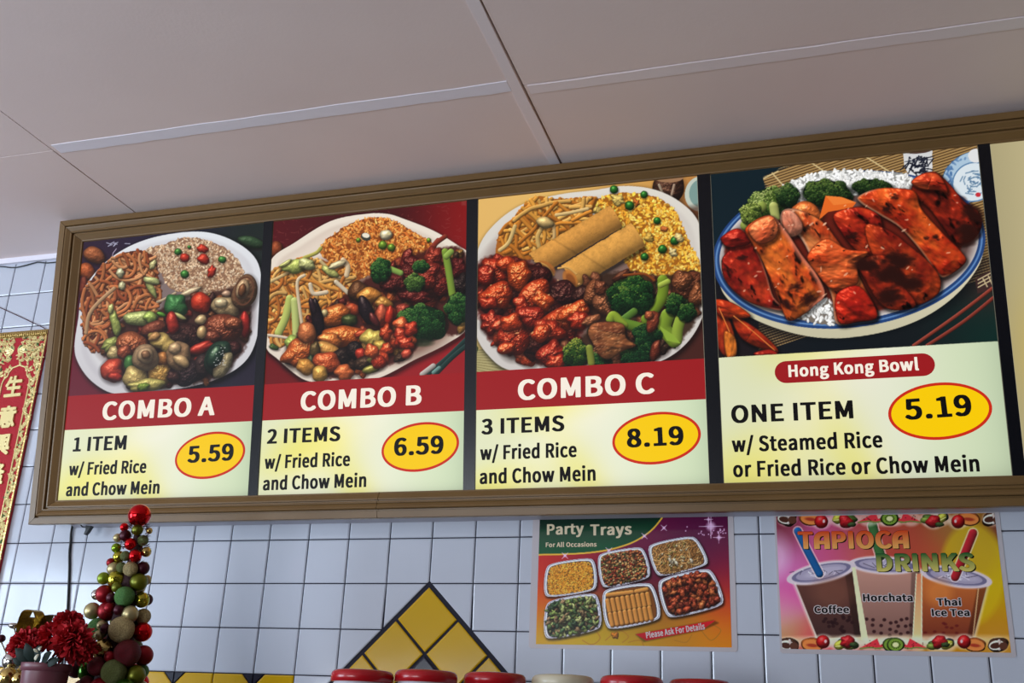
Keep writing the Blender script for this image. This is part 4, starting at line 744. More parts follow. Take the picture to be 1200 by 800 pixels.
    for _ in range(70): x, y = 480+A.r.random()*110, 600+A.r.random()*110; A.ell(x, y, 4+A.r.random()*3, 2, -30, (196,140,100), .45)
    B(590,400,40,16,-30,(96,50,34),.1,.2,.3); A.line([(600,400),(680,395),(720,420)], 10, (150,74,30), True, 5)
    A.a *= np.array((.98, .97, .93)); return A
# ------------------------------------------------------------------ bowl photo (1072 x 800)
def art_d():
    A = Art(1072, 800, (14, 26, 34), 14)
    A.grad([(120,200,(16,32,40),260),(40,640,(30,18,22),140),(900,620,(26,28,30),200),(1040,700,(10,52,44),120),(600,760,(16,22,28),200),(1040,520,(70,40,36),70)])
    M = [(200,130),(300,80),(640,20),(1030,-10),(1072,60),(1072,420),(1000,420),(700,180),(240,170)]
    A.poly(M, (150, 116, 68))
    for k in range(64):
        y = -60+k*10.5; A.line([(190, y+170), (640, y+20), (1072, y-120)], 3.4, (70, 50, 30), False)
        A.line([(190, y+174), (640, y+24), (1072, y-116)], 2, (186, 152, 100), False)
    A.poly([(0,0),(300,70),(205,120),(215,165),(240,175),(0,420)], (16, 32, 40))
    for P in ([(208,125),(262,98)],[(240,105),(275,145)],[(385,65),(430,95)],[(585,40),(680,100)],[(700,20),(760,40)]): A.line(P, 5, (206,182,130), False)
    A.poly([(730,20),(840,12),(840,100),(815,122),(755,118),(735,80)], (206,206,206), col2=(226,226,226)); A.ell(786, 18, 56, 14, -4, (60, 40, 34)); A.ell(786, 20, 48, 10, -4, (84,56,46))
    for _ in range(34): x, y = 745+A.r.random()*84, 44+A.r.random()*60; A.line([(x, y), (x+A.r.normal()*14, y+A.r.normal()*12), (x+A.r.normal()*18, y+A.r.normal()*10)], 4.5, (26,30,44), False, 3)
    A.line([(737,62),(838,54)], 3, (40,44,60), False)
    A.ell(985, 118, 118, 88, -32, (60, 90, 120)); A.ell(985, 116, 114, 84, -32, (170, 196, 216))
    for _ in range(130):
        t = A.r.random()*6.28; k = .72+.2*A.r.random(); x, y = 985+114*k*math.cos(t)*.9, 116+90*k*math.sin(t); A.ell(x, y, 6+A.r.random()*6, 4, A.r.random()*180, (70,110,160), .6)
    A.ell(996, 138, 78, 70, -20, (216, 226, 232)); A.ring(996, 138, 80, 72, -20, (90,130,170), 5)
    for _ in range(46): t = A.r.random()*6.28; k = A.r.random()*.8; A.line([(996+66*k*math.cos(t), 140+60*k*math.sin(t)), (996+66*k*math.cos(t+.4)+A.r.normal()*8, 140+60*k*math.sin(t+.4))], 5, (80,116,150), False, al=.7)
    A.ell(1012, 186, 10, 9, 0, (196,50,60)); A.ell(1004, 40, 30, 26, 0, (224,224,224))
    # bowl
    A.ell(530, 470, 505, 250, -7, (8, 12, 16), .7, soft=40)
    LO = catmull([(30,470),(60,560),(150,640),(300,700),(460,724),(640,704),(800,650),(930,560),(1020,440),(1036,330)], 8)
    A.poly(list(LO)+[(540, 400)], (222, 212, 184), col2=(196,190,160))
    A.ell(528, 392, 514, 292, -7, (34, 66, 120)); A.ell(528, 390, 504, 283, -7, (92, 132, 184)); A.ell(528, 390, 497, 277, -7, (36, 66, 116)); A.ell(528, 388, 488, 268, -7, (206, 200, 196)); A.ell(528, 392, 470, 250, -7, (60, 30, 26), .75, soft=24)
    RC = [(236,236,232),(216,216,214),(246,244,240)]
    A.rice([(270,170),(340,125),(470,95),(620,100),(740,110),(760,150),(640,180),(450,190),(320,230)], 520, RC, (150,150,146), 20, 9)
    A.rice([(330,640),(400,590),(450,580),(480,620),(480,668),(420,672)], 90, RC, (120,110,100), 18, 9)
    A.broc(225,215,84,56,-14,(40,66,26),(96,126,46),(200,210,130),n=720,d=10); A.line([(140,300),(180,250),(200,230)], 40, (150,166,76), True, 5); A.line([(255,290),(245,230)], 34, (190,196,110), True, 4); A.broc(160,255,40,44,0,(60,86,34),(130,150,60),(200,210,120),n=240,d=9); A.broc(300,190,44,44,0,(16,40,22),(50,84,38),(120,140,70),n=300,d=9)
    A.broc(445,182,98,54,4,(16,34,18),(52,84,36),(110,130,60),n=900,d=10); A.broc(615,158,84,32,2,(14,32,18),(44,74,32),(90,112,52),n=520,d=9)
    A.poly(catmull([(60,400),(150,330),(300,270),(560,230),(760,180),(880,180),(960,280),(930,420),(760,570),(640,620),(500,640),(440,570),(300,620),(150,560)], 6, True), (96,26,16), .95, soft=10)
    S = A.slab; O1, O2, O3 = (216,76,30), (150,30,18), (232,122,60)
    A.blob(370,250,60,34,14,(226,110,50),.08,.1,.6); A.poly([(415,280),(440,190),(500,195),(555,215),(540,235),(450,250)], (226,104,36)); A.poly([(440,190),(500,195),(555,215),(470,225)], (238,126,52))
    S([(765,150),(800,110),(850,100),(900,140),(960,210),(1015,250),(1025,310),(985,360),(930,370),(880,310),(830,240),(770,190)], (176,44,22), (96,22,16), 21, .75)
    S([(760,140),(800,108),(850,104),(880,130),(900,180),(860,170),(800,165)], (206,80,40), (170,40,22), 22, .3)
    S([(565,190),(640,162),(750,165),(782,185),(800,240),(880,330),(950,400),(965,440),(900,490),(860,485),(800,400),(720,310),(640,260),(570,215)], (226,92,34), (170,38,18), 23, .55, side=(-.6,.5,9), edge=(240,180,140))
    S([(470,260),(560,232),(640,262),(660,330),(700,400),(760,440),(640,440),(560,400),(500,330)], (196,56,26), (140,26,18), 24, .55)
    S([(590,300),(680,320),(760,380),(830,440),(870,500),(860,560),(770,600),(720,520),(620,420)], (196,66,28), (120,26,16), 25, .62)
    S([(560,440),(640,410),(700,440),(730,520),(780,600),(700,620),(640,590),(590,510)], (176,50,24), (110,24,16), 26, .72)
    S([(275,250),(330,240),(420,280),(480,350),(540,440),(580,520),(635,640),(560,664),(480,668),(460,560),(400,450),(340,340),(280,320)], (232,132,70), (196,66,28), 27, .55, side=(-.8,.3,12), edge=(240,190,160))
    S([(370,420),(440,350),(520,390),(600,400),(560,450),(560,520),(470,540),(420,500)], (226,104,50), (206,70,30), 28, .35)
    S([(480,560),(570,530),(636,640),(560,662),(490,664)], (206,44,24), (160,26,18), 29, .3)
    S([(278,250),(316,246),(352,290),(348,330),(300,345),(278,300)], (236,170,140), (214,120,90), 30, .05, dots=False)
    S([(45,350),(110,312),(155,345),(195,420),(220,490),(245,570),(290,620),(180,600),(110,560),(60,500),(50,430),(80,385)], (206,60,30), (140,24,18), 31, .6, side=(.8,-.3,8))
    S([(50,345),(105,312),(150,340),(155,370),(90,385),(60,375)], (176,36,24), (120,20,16), 32, .6)
    S([(140,310),(230,262),(290,320),(350,410),(410,490),(438,560),(400,600),(350,640),(300,658),(270,600),(240,520),(200,430),(165,370)], (226,110,40), (206,70,28), 33, .75, side=(.9,-.4,22), edge=(226,130,104))
    S([(150,310),(228,264),(262,300),(250,350),(190,370)], (226,120,70), (214,90,50), 34, .2)
    for x, y, rx, ry, r in ((380,578,30,18,-35),(330,535,22,14,0),(300,600,24,14,30),(600,450,46,28,10),(710,430,52,26,0),(690,490,40,30,20),(760,520,36,24,0),(680,570,44,24,-10),(990,260,34,24,30),(970,330,30,30,0),(545,342,20,12,0),(130,420,16,10,0),(700,195,12,8,0),(670,240,12,12,0),(855,345,10,10,0),(820,350,12,7,0)):
        A.char(x, y, rx*1.15, ry*1.1, r)
    for _ in range(90):
        x, y = 80+A.r.random()*880, 180+A.r.random()*440
        if A.a[int(y), int(x), 0] > .5 and A.a[int(y), int(x), 1] < .5: A.ell(x, y, 2+A.r.random()*9, 1.5+A.r.random()*2.5, -25+A.r.normal()*35, (255, 206, 170), .55)
    # leaf, chopsticks
    for P in ([(25,600),(70,640),(95,700),(105,780),(60,790),(30,740),(20,680)], [(90,640),(170,680),(240,740),(262,778),(190,760),(120,720)], [(20,580),(90,590),(160,640),(100,650),(40,640)]): A.slab(P, (206,66,24), (150,36,18), 40+len(P), .2, dots=False)
    A.slab([(60,700),(100,720),(106,785),(70,796)], (226,120,40), (206,96,34), 45, .1, dots=False); A.line([(95,640),(170,700),(250,770)], 3, (226,130,60), False, 4); A.line([(40,610),(80,700)], 3, (226,130,60), False); A.slab([(170,780),(230,765),(260,785),(200,800)], (150,30,20), (120,24,18), 46, .2, dots=False)
    A.poly([(1000,500),(1060,470),(1072,480),(1072,540),(1010,556)], (60,40,38))
    for k in range(3): A.line([(1012, 505+k*14), (1058, 480+k*14)], 4, (200,180,140), False)
    A.line([(1030,500),(1046,530)], 4, (200,180,140), False); A.line([(1050,490),(1064,520)], 4, (200,180,140), False)
    A.line([(770,752),(930,640),(1072,532)], 13, (150,62,48), True, 4); A.line([(820,752),(960,660),(1072,570)], 13, (140,56,44), True, 4)
    return A

pa = panel(0, 'backlit menu sign for COMBO A with noodles and mushroom stir fry, price 5.59'); photo(pa, 0, art_a(), 80, 260, 876/230)
field(pa, 0, VC+.001, 3); band_a = band(pa, 0); letters('title_lettering', 'COMBO A', .1981, .2655, .5339, .2640, .0480, .0009, M_WHITE, band_a)
letters('lettering', '1 ITEM', .1156, .1865, .2859, .1862, .0372, .0006, M_INK, pa); letters('lettering', 'w/ Fried Rice', .1128, .1249, .3474, .1249, .0330, .0006, M_INK, pa); letters('lettering', 'and Chow Mein', .1092, .0714, .3927, .0716, .0332, .0006, M_INK, pa)
badge(pa, .5269, .1635, .0995, .0580, math.radians(6.5), '5.59', .4659, .1460, .5992, .1490, .0420)
pb = panel(1, 'backlit menu sign for COMBO B with orange rice and broccoli beef, price 6.59'); photo(pb, 1, art_b(), 310, 240, 873/240)
field(pb, 1, VC+.001, 5); band_b = band(pb, 1); letters('title_lettering', 'COMBO B', .7713, .2632, 1.0937, .2638, .0478, .0009, M_WHITE, band_b)
letters('lettering', '2 ITEMS', .6852, .1858, .885, .1856, .0360, .0006, M_INK, pb); letters('lettering', 'w/ Fried Rice', .6825, .1245, .9121, .1250, .0330, .0006, M_INK, pb); letters('lettering', 'and Chow Mein', .6804, .0725, .9577, .0740, .0332, .0006, M_INK, pb)
badge(pb, 1.0880, .1640, .0975, .0575, math.radians(6), '6.59', 1.0229, .1448, 1.1516, .1465, .0420)
pc = panel(2, 'backlit menu sign for COMBO C with two egg rolls and glazed chicken, price 8.19'); photo(pc, 2, art_c(), 555, 205, 936/275)
field(pc, 2, VC+.001, 8); band_c = band(pc, 2); letters('title_lettering', 'COMBO C', 1.3264, .2628, 1.6464, .2626, .0470, .0009, M_WHITE, band_c)
letters('lettering', '3 ITEMS', 1.2401, .1868, 1.4393, .1872, .0360, .0006, M_INK, pc); letters('lettering', 'w/ Fried Rice', 1.2373, .1279, 1.4662, .1277, .0330, .0006, M_INK, pc); letters('lettering', 'and Chow Mein', 1.2358, .0734, 1.51, .0738, .0333, .0006, M_INK, pc)
badge(pc, 1.6430, .1632, .0980, .0572, math.radians(5.5), '8.19', 1.5784, .1443, 1.7078, .1465, .0412)
pd = panel(3, 'backlit menu sign for Hong Kong Bowl with sliced grilled chicken in a blue rimmed bowl'); photo(pd, 3, art_d(), 830, 170, 3.2)
field(pd, 3, VP, 12, .97)
cx, cy, rx, ry = 2.0640, .2945, .1610, .0240
bm = bmesh.new(); prism(bm, [(cx+sx*(rx-ry)+ry*math.cos(t), cy+ry*math.sin(t)) for sx, ts in ((1, np.linspace(-math.pi/2, math.pi/2, 14)), (-1, np.linspace(math.pi/2, 3*math.pi/2, 14))) for t in ts], .0004, .0008)
pill = obj('name_pill', bm, M_RED, pd); letters('title_lettering', 'Hong Kong Bowl', 1.93, .2830, 2.1953, .2832, .0262, .0011, M_WHITE, pill)
letters('lettering', 'ONE ITEM', 1.8064, .1890, 2.0638, .1884, .0385, .0006, M_INK, pd); letters('lettering', 'w/ Steamed Rice', 1.8061, .1265, 2.113, .1256, .0333, .0006, M_INK, pd); letters('lettering', 'or Fried Rice or Chow Mein', 1.8053, .0732, 2.294, .0708, .0334, .0006, M_INK, pd)
badge(pd, 2.2255, .1962, .0995, .0588, math.radians(3.5), '5.19', 2.1601, .1805, 2.2913, .1845, .0432)
pe = panel(4, 'plain cream backlit menu sign cut off by the edge of the photo at far right')
x0, x1, _ = PAN[4]
def blank(U, V):
    x = (U-x0)/.1; y = (V-VB)/(VT-VB); g = np.exp(-((x-.5)/.5)**2-((y-.35)/.18)**2)
    return (np.array((186,174,132.))[None]*(.93+.1*np.clip(x, 0, 1))[:, None]+np.array((20,6,-40.))*g[:, None]*.6)/255
print_mesh('cream_field', (x0, VB, x1, VT), .0002, 60, 80, blank, M_PRINT, pe)

# ================================================================== posters on the tiles
WM = Matrix(((1, 0, 0, 0), (0, 0, -1, 0), (0, 1, 0, 0), (0, 0, 0, 1)))      # local x, y = along and up the wall, z = out of the wall
GAIN = 1.26
M_LAM = mat('laminated_paper_margin', (196, 188, 192), 0.16, spec=0.5)
M_POSTER = print_mat('laminated_print', 0, rough=.16, spec=.5)
def from_draw(H, x, y, ox, oy, k):
    v = np.linalg.inv(np.array(H).reshape(3, 3)) @ np.array((x/k+ox, y/k+oy, 1.0)); return v[0]/v[2], v[1]/v[2]
def pl(s): return lambda x, y: from_draw(HW, x, y, *s)
def wline(name, s, grid, x0, y0, x1, y1, cap, w, m, p, ramp=None, dx=0, dy=0):
    f = pl(grid); a, b = f(x0, y0), f(x1, y1); t = f((x0+x1)/2, (y0+y1)/2-cap); mid = ((a[0]+b[0])/2, (a[1]+b[1])/2)
    return letters(name, s, a[0]+dx, a[1]+dy, b[0]+dx, b[1]+dy, math.hypot(t[0]-mid[0], t[1]-mid[1]), w, m, p, depth=.00008, ramp=ramp)
def poster(x0, x1, z0, z1, inner, art, grid, label, seed):
    bm = bmesh.new(); rnd = random.Random(seed); c = .004
    prism(bm, [(x0+c, z0), (x1-c, z0), (x1, z0+c), (x1, z1-c), (x1-c, z1), (x0+c, z1), (x0, z1-c), (x0, z0+c)], .0036, .0046)
    p = obj('poster', bm, M_LAM); p.matrix_world = WM; tag(p, label, 'poster')
    def col(U, V):
        x, y = to_draw(HW, U, V, *grid); return np.clip(art.sample(x, y)*GAIN, 0, 1)
    print_mesh('poster_print', inner, .0049, int((inner[2]-inner[0])/.0011), int((inner[3]-inner[1])/.0011), col, M_POSTER, p)
    return p
def rounded(P, k=.14, n=3):
    P = [np.array(q, float) for q in P]
    for _ in range(n):
        Q = []
        for a, b in zip(P, P[1:]+P[:1]): Q += [a+(b-a)*k, b-(b-a)*k]
        P = Q; k = .25
    return np.array(P)
GP = (620, 595, 4.444)
def art_party():
    A = Art(1111, 800, (120, 30, 40), 31)
    A.grad([(1000,80,(66,18,52),200),(760,120,(84,20,56),160),(560,200,(110,24,60),120),(300,270,(140,30,44),110),(80,300,(170,34,34),120),(70,480,(190,80,30),110),(60,680,(176,140,24),120),(300,700,(170,140,24),140),(550,690,(176,146,22),130),(760,640,(176,116,26),120),(1010,680,(190,120,20),110),(1040,560,(190,76,26),90),(1030,430,(170,40,34),90),(1040,300,(120,26,54),110),(600,420,(80,20,40),160)])
    G0 = [(40,40),(702,40),(690,62),(652,106),(600,148),(530,186),(430,217),(330,233),(220,241),(40,246)]
    A.poly(G0, (14, 40, 28), col2=(18, 78, 48)); A.poly([(40,40),(700,40),(640,70),(300,90),(40,110)], (16,34,28), .7, soft=40)
    A.line([(700,46),(652,106),(600,148),(530,186),(430,217),(330,233),(220,241),(40,246)], 8, (206,160,56), False, 6)
    def star(x, y, r, diag=False, c=(214,176,206)):
        A.ell(x, y, r*.35, r*.35, 0, c, .8, soft=r*.3)
        for k in range(4):
            a = k*math.pi/2+(math.pi/4 if diag else 0); q = (x+r*math.cos(a), y+r*math.sin(a)); A.line([(x, y), q], 2.6, c, False, al=.85); A.line([(x, y), ((x+q[0])/2, (y+q[1])/2)], 4.5, c, False, al=.6)
    star(948,98,62); star(990,156,30); star(936,62,22); star(704,106,20,True); star(603,148,20,True); star(190,250,22,True); star(418,224,22,True)
    for _ in range(24): x = 815+A.r.random()*215; A.ell(x, 122+.06*(x-900)+A.r.normal()*12, 3.4, 3.4, 0, (206,160,196), .9)
    for P in ([(280,690),(330,712),(372,680),(350,640)], [(400,690),(470,640),(520,670),(490,700)], [(520,700),(580,690),(600,720)], [(900,640),(950,690),(1000,640),(960,610)], [(850,660),(820,700),(760,690)]): A.line(P, 5, (150,96,30), False, 8, .8)
    A.blob(450, 665, 22, 16, 30, (186,110,30), .2, .1, 0, 0)
    def tray(P, fill):
        O = rounded(P, .13); c = O.mean(0); A.shade(O+np.array((5, 8)), .6, 16)
        A.poly(O, (196,194,208), col2=(214,212,222)); A.poly((O-c)*.975+c, (96,92,110)); A.poly((O-c)*.955+c, (206,204,216)); I = (O-c)*.90+c+np.array((0, 2)); A.poly(I, (70,58,56)); J = (O-c)*.865+c+np.array((0, 3))
        A.poly(J, (60,40,24)); fill(J)
    def f1(J):
        for x, y in A.inside(J, 2400): A.ell(x, y, 4.2, 2.4, A.r.random()*180, A.pick([(206,142,44),(186,120,34),(222,164,66),(160,92,30)]))
    def f2(J):
        for x, y in A.inside(J, 1100): A.blob(x, y, 5+A.r.random()*4, 4+A.r.random()*3, A.r.random()*180, A.pick([(206,146,84),(150,50,34),(222,184,120),(176,96,50),(90,70,40),(206,120,66),(110,116,60)]), .1, .1, .2, .4)
    def f3(J):
        A.poly(J, (96,64,34)); A.noodles([tuple(q) for q in J[::4]], 260, [(196,142,78),(172,116,58),(214,168,104),(140,92,46)], (120,78,40), 6, 8, 9, .4)
        for x, y in A.inside((J-J.mean(0))*.8+J.mean(0), 40): A.blob(x, y, 7, 4, A.r.random()*180, A.pick([(206,180,120),(150,130,60),(214,200,160)]), .15, .1, .2, .3)
        for x, y in ((745,283),(760,276),(735,272),(770,290),(848,277)): A.blob(x, y, 14, 8, A.r.random()*90, (226,206,170), .2, .1, .3, .3)
    def f4(J):
        A.poly(J, (34,44,36))
        for x, y in A.inside(J, 330): A.blob(x, y, 8+A.r.random()*14, 5+A.r.random()*8, A.r.random()*180, A.pick([(100,124,66),(140,156,80),(70,96,58),(166,172,104),(136,104,70),(54,72,50),(196,196,126),(150,120,84)]), .25, .2, .2, .5)
    def f5(J):
        A.poly(J, (110,62,26)); d = np.array((.985, -.135)); e = np.array((.20, .98))
        def rl(x, y, L, r, ax):
            a = np.array((x, y)); b = a+ax*L; A.line([a+np.array((2,3)), b+np.array((2,3))], r*2+2, (70,34,14), False, al=.7); A.line([a, b], r*2, (214,142,66), True)
        rl(412, 455, 128, 11, np.array((.99,-.12))); rl(560, 436, 56, 11, np.array((.98,-.2)))
        for k in range(9): rl(410+k*26, 484-k*4.4, 56, 11.5, e)
        for k in range(9): rl(424+k*25.5, 556-k*4.3, 56, 11.5, e)
    def f6(J):
        A.poly(J, (70,20,16))
        for x, y in A.inside((J-J.mean(0))*.95+J.mean(0), 210): A.blob(x, y, 13+A.r.random()*9, 11+A.r.random()*7, A.r.random()*180, A.pick([(176,76,44),(150,58,34),(190,98,52),(128,46,30)]), .2, .3, .35, .5)
    tray([(88,292),(345,255),(362,432),(76,474)], f1); tray([(610,192),(868,140),(950,298),(665,368)], f3); tray([(352,238),(600,198),(645,366),(378,428)], f2)
    tray([(86,484),(362,436),(388,634),(76,694)], f4); tray([(660,372),(952,306),(1032,508),(716,586)], f6); tray([(376,424),(648,382),(700,584),(400,644)], f5)
    A.shade([(560,660),(960,588),(985,600),(905,636),(600,696)], .4, 10); A.poly([(556,658),(975,585),(906,634),(612,692)], (186,28,34), col2=(150,18,26))
    return A
pp = poster(1.3265, 1.7825, 1.8030, 2.0985, (1.3430, 1.8118, 1.7705, 2.0910), art_party(), GP, 'party trays poster with six foil food trays, taped on white tiles', 1)
M_CREAMINK = mat('cream_print_ink', (232, 214, 180), 0.2); M_WHITEINK = mat('white_print_ink', (214, 200, 200), 0.2); M_FINE = mat('fine_print_ink', (90, 60, 20), 0.3)
wline('title_lettering', 'Party', GP, 92, 143, 290, 136, 56, .0052, M_CREAMINK, pp); wline('title_lettering', 'Trays', GP, 322, 146, 542, 140, 58, .0052, M_CREAMINK, pp)
wline('lettering', 'For All Occasions', GP, 88, 206, 356, 203, 24, .0052, M_CREAMINK, pp); wline('lettering', 'Please Ask For Details', GP, 612, 680, 920, 632, 32, .0052, M_WHITEINK, pp)

GT = (900, 590, 4.0)
def art_tapioca():
    A = Art(1200, 760, (140, 70, 60), 32)
    A.grad([(70,120,(110,40,50),70),(60,300,(186,110,160),90),(110,420,(196,60,130),70),(70,500,(196,150,160),60),(110,600,(176,130,80),60),(190,620,(196,70,80),50),(260,180,(176,70,120),90),(330,270,(186,80,110),70),(420,160,(150,60,60),80),(450,240,(190,100,80),60),(560,200,(170,60,50),90),(700,180,(150,64,44),120),(760,260,(176,70,50),70),(960,240,(150,118,30),110),(1040,400,(180,150,14),100),(1060,560,(176,116,24),90),(1080,640,(180,130,50),60),(1050,110,(110,50,40),40),(840,120,(140,100,50),60)])
    A.ell(955, 330, 152, 236, 0, (190,160,22), .75, soft=26); A.ell(960, 240, 120, 120, 0, (170,134,40), .45, soft=80); A.ell(40, 250, 60, 90, 0, (206,170,196), .6, soft=60)
    A.poly([(1050,100),(1110,110),(1120,190),(1080,180)], (96,40,36), .5, soft=14)
    def halo(P): 
        A.poly(P, (236,214,190), .75, soft=16)
    def cup(P, lid, c1, c2, c3):
        halo((np.array(P)-np.mean(P, 0))*1.07+np.mean(P, 0)); A.poly(P, c1, col2=c2)
        q = np.array(P, float); A.shade([q[1], q[2], q[2]-np.array((26, 0)), q[1]-np.array((40, 0))], .3, 10)
        A.ell(*lid[:2], lid[2]+7, lid[3]+8, lid[4], (226,206,196), .7, soft=8); A.ell(*lid, (150,140,160)); A.ring(*lid, (196,180,186), 7); A.ring(lid[0], lid[1]-2, lid[2]*.86, lid[3]*.76, lid[4], (104,98,124), 5); A.ell(lid[0]+10, lid[1]-3, lid[2]*.6, lid[3]*.45, lid[4], (170,160,176), .7, soft=6)
        for _ in range(16): x = lid[0]+A.r.normal()*40; A.line([(x, lid[1]+A.r.normal()*8), (x+A.r.normal()*22, lid[1]+A.r.normal()*9)], 4, (216,208,214) if A.r.random() < .5 else (70,60,76), False, al=.7)
    cup([(405,300),(715,318),(690,640),(468,640)], (545,290,152,36,3), (176,128,112), (112,80,72), 0)
    for k, (x, y) in enumerate([(462,542),(492,545),(530,572),(545,545),(600,556),(625,545),(650,540),(490,570),(575,560),(645,575),(600,600),(572,590),(530,608),(622,612),(497,600),(655,605),(668,570),(610,575),(570,618)]): A.ell(x, y, 9, 8, 0, (48,24,26), .9, soft=3)
    cup([(122,362),(398,296),(436,626),(232,632)], (250,325,152,42,-12), (96,56,46), (62,40,38), 0); A.ell(300,420,90,70,0,(120,74,58),.5,soft=60)
    for k in range(22): A.ell(260+A.r.random()*160, 525+A.r.random()*80, 9, 8, 0, (40,22,24), .8, soft=4)
    cup([(722,326),(1028,372),(958,642),(722,642)], (882,345,156,42,9), (190,104,48), (104,44,32), 0); A.ell(800,420,60,60,0,(214,130,60),.5,soft=50)
    for k in range(9): A.ell(735+A.r.random()*170, 560+A.r.random()*50, 9, 6, 0, (90,26,26), .8, soft=4)
    A.poly([(393,300),(410,300),(470,640),(438,640)], (226,200,160)); A.poly([(694,330),(720,330),(722,640),(676,640)], (214,120,84), col2=(230,190,130)); A.line([(695,330),(678,640)], 5, (240,206,170), False); A.line([(720,330),(720,640)], 5, (240,206,170), False)
    A.line([(985,400),(958,640)], 6, (240,206,150), False, al=.6); A.line([(128,375),(230,630)], 6, (236,206,190), False, al=.6)
    A.ell(420, 645, 420, 22, 0, (236,214,170), .7, soft=22); A.ell(800, 640, 420, 22, 0, (236,206,160), .6, soft=22)
    for P, w, c in (([(140,130),(188,228),(242,330)],36,(24,90,150)),([(490,105),(508,180),(528,246)],44,(60,110,56)),([(960,140),(920,240),(876,345)],40,(176,34,44))):
        A.line(P, w+12, (236,214,206), False, al=.55); A.line(P, w, c, True)
    def fruit(x, y, k, fl):
        s = 1 if not fl else -1; B = A.blob
        if fl is None: A.ell(x, y, 46, 36, 0, (226,206,190), .55, soft=14); return
        if k == 0:
            B(x, y, 50, 34, 10*s, (74,46,34), .08, .1, .2, 0); A.ell(x-8, y+2, 36, 22, 10*s, (224,206,190)); A.ell(x-12, y+4, 26, 14, 10*s, (70,40,32)); A.line([(x+4,y-20),(x+14,y+10),(x+6,y+22)], 12, (226,206,196), True); A.ell(x+24, y+6, 20, 18, 0, (84,50,38))
        elif k == 1: B(x, y, 54, 34, 6, (176,92,44), .04, .05, .2, 0); A.ell(x, y+2, 46, 26, 6, (206,120,60)); A.ell(x, y+3, 26, 8, 6, (140,36,30), .8, soft=5)
        elif k == 2: B(x, y, 32, 32, 0, (200,30,34), .02, .03, .5, 0); A.ell(x+12*s, y-2, 6, 8, 0, (240,170,170))
        elif k == 3: B(x+10, y-8, 26, 22, 0, (40,52,64), .05, .05, .2, 0); B(x, y, 30, 22, -30, (196,190,70), .05, .05, .2, 0); A.line([(x-22,y+8),(x,y+6),(x+22,y-6)], 4, (226,220,130), False)
        elif k == 4: B(x, y, 36, 30, 10*s, (186,34,40), .10, .05, .3, 0); B(x+28, y+14, 20, 12, 0, (60,80,44), .1, .1, .1, 0)
        elif k == 5: B(x, y, 34, 20, 10, (70,96,44), .05, .05, .2, 0); B(x-14, y+8, 28, 16, 0, (120,140,60), .05, .05, .2, 0)
        elif k == 6: A.poly([(x-52,y+18),(x+34,y-30),(x+52,y+16)] if s > 0 else [(x+52,y+18),(x-34,y-30),(x-52,y+16)], (200,50,60)); A.line([(x-46,y+18),(x,y+12),(x+46,y+18)], 7, (110,120,60), False); [A.ell(x+A.r.normal()*18, y+A.r.normal()*8, 3, 2, 0, (60,20,20)) for _ in range(7)]
        elif k == 7: B(x, y, 42, 34, 0, (70,90,40), .03, .05, .2, 0); A.ell(x, y, 34, 27, 0, (110,140,50)); A.ell(x, y, 14, 11, 0, (214,206,150)); [A.ell(x+20*math.cos(t), y+16*math.sin(t), 3, 3, 0, (40,40,24)) for t in np.linspace(0, 6.2, 14)]
    def row(y, dy):
        seq = [(90,0),(200,1),(330,3),(385,5),(250,2),(365,4),(470,6),(540,6),(570,7)]
        for x, k in seq: [fruit(q, y+(dy*14 if k in (2, 4) else 0), k, None) for q in (x+(8 if y > 400 else 0), 1140-x+(28 if y > 400 else 0))]
        for x, k in seq:
            yy = y + (dy*14 if k in (2, 4) else 0)
            fruit(x+ (8 if y > 400 else 0), yy, k, False); fruit(1140-x + (28 if y > 400 else 0), yy, k, True)
    row(72, 1); row(662, -1)
    return A
G['\u00c2'] = [455, [[0,0, 0,255, 16,350, 60,430, 130,482, 220,500, 415,500, 415,0, 278,0, 278,135, 138,135, 138,0], [138,225, 150,300, 185,350, 240,372, 278,372, 278,225]]]
pt = poster(1.8690, 2.3180, 1.8020, 2.0945, (1.8735, 1.8110, 2.3090, 2.0870), art_tapioca(), GT, 'tapioca drinks poster showing three iced drinks with straws under a fruit border', 2)
M_ORANGE = ((228, 70, 22), (250, 180, 96)); M_GREEN = ((24, 100, 48), (224, 208, 110)); M_EDGE = mat('dark_print_ink', (24, 28, 14), .2)
for s, x0, y0, x1, y1, cap, m in (('T\u00c2PIOC\u00c2', 146, 213, 668, 210, 80, M_ORANGE), ('DRINKS', 506, 319, 978, 317, 82, M_GREEN)):
    for dx, dy in ((.0024, -.0021), (.0014, -.0012), (-.0012, 0), (0, .0011)): wline('lettering_shadow', s, GT, x0, y0, x1, y1, cap, .00515, M_EDGE, pt, dx=dx, dy=dy)
    for dx, dy in ((-.0007, 0), (.0007, 0), (0, .0006), (0, -.0006)): wline('title_outline', s, GT, x0, y0, x1, y1, cap, .00535, M_POSTER, pt, ramp=m, dx=dx, dy=dy)
    wline('title_lettering', s, GT, x0, y0, x1, y1, cap, .0054, M_POSTER, pt, ramp=m)
for s, x0, y0, x1, y1, cap in (('Coffee', 218, 514, 384, 514, 33), ('Horchata', 444, 459, 684, 459, 34), ('Thai', 793, 479, 910, 479, 33), ('Ice Tea', 766, 528, 950, 528, 33)):
    for k in range(8): wline('lettering_halo', s, GT, x0, y0, x1, y1, cap, .00505+k*.00001, M_WHITEINK, pt, dx=.0017*math.cos(k*.785), dy=.0017*math.sin(k*.785))
    wline('lettering', s, GT, x0, y0, x1, y1, cap, .0053, M_INK, pt)

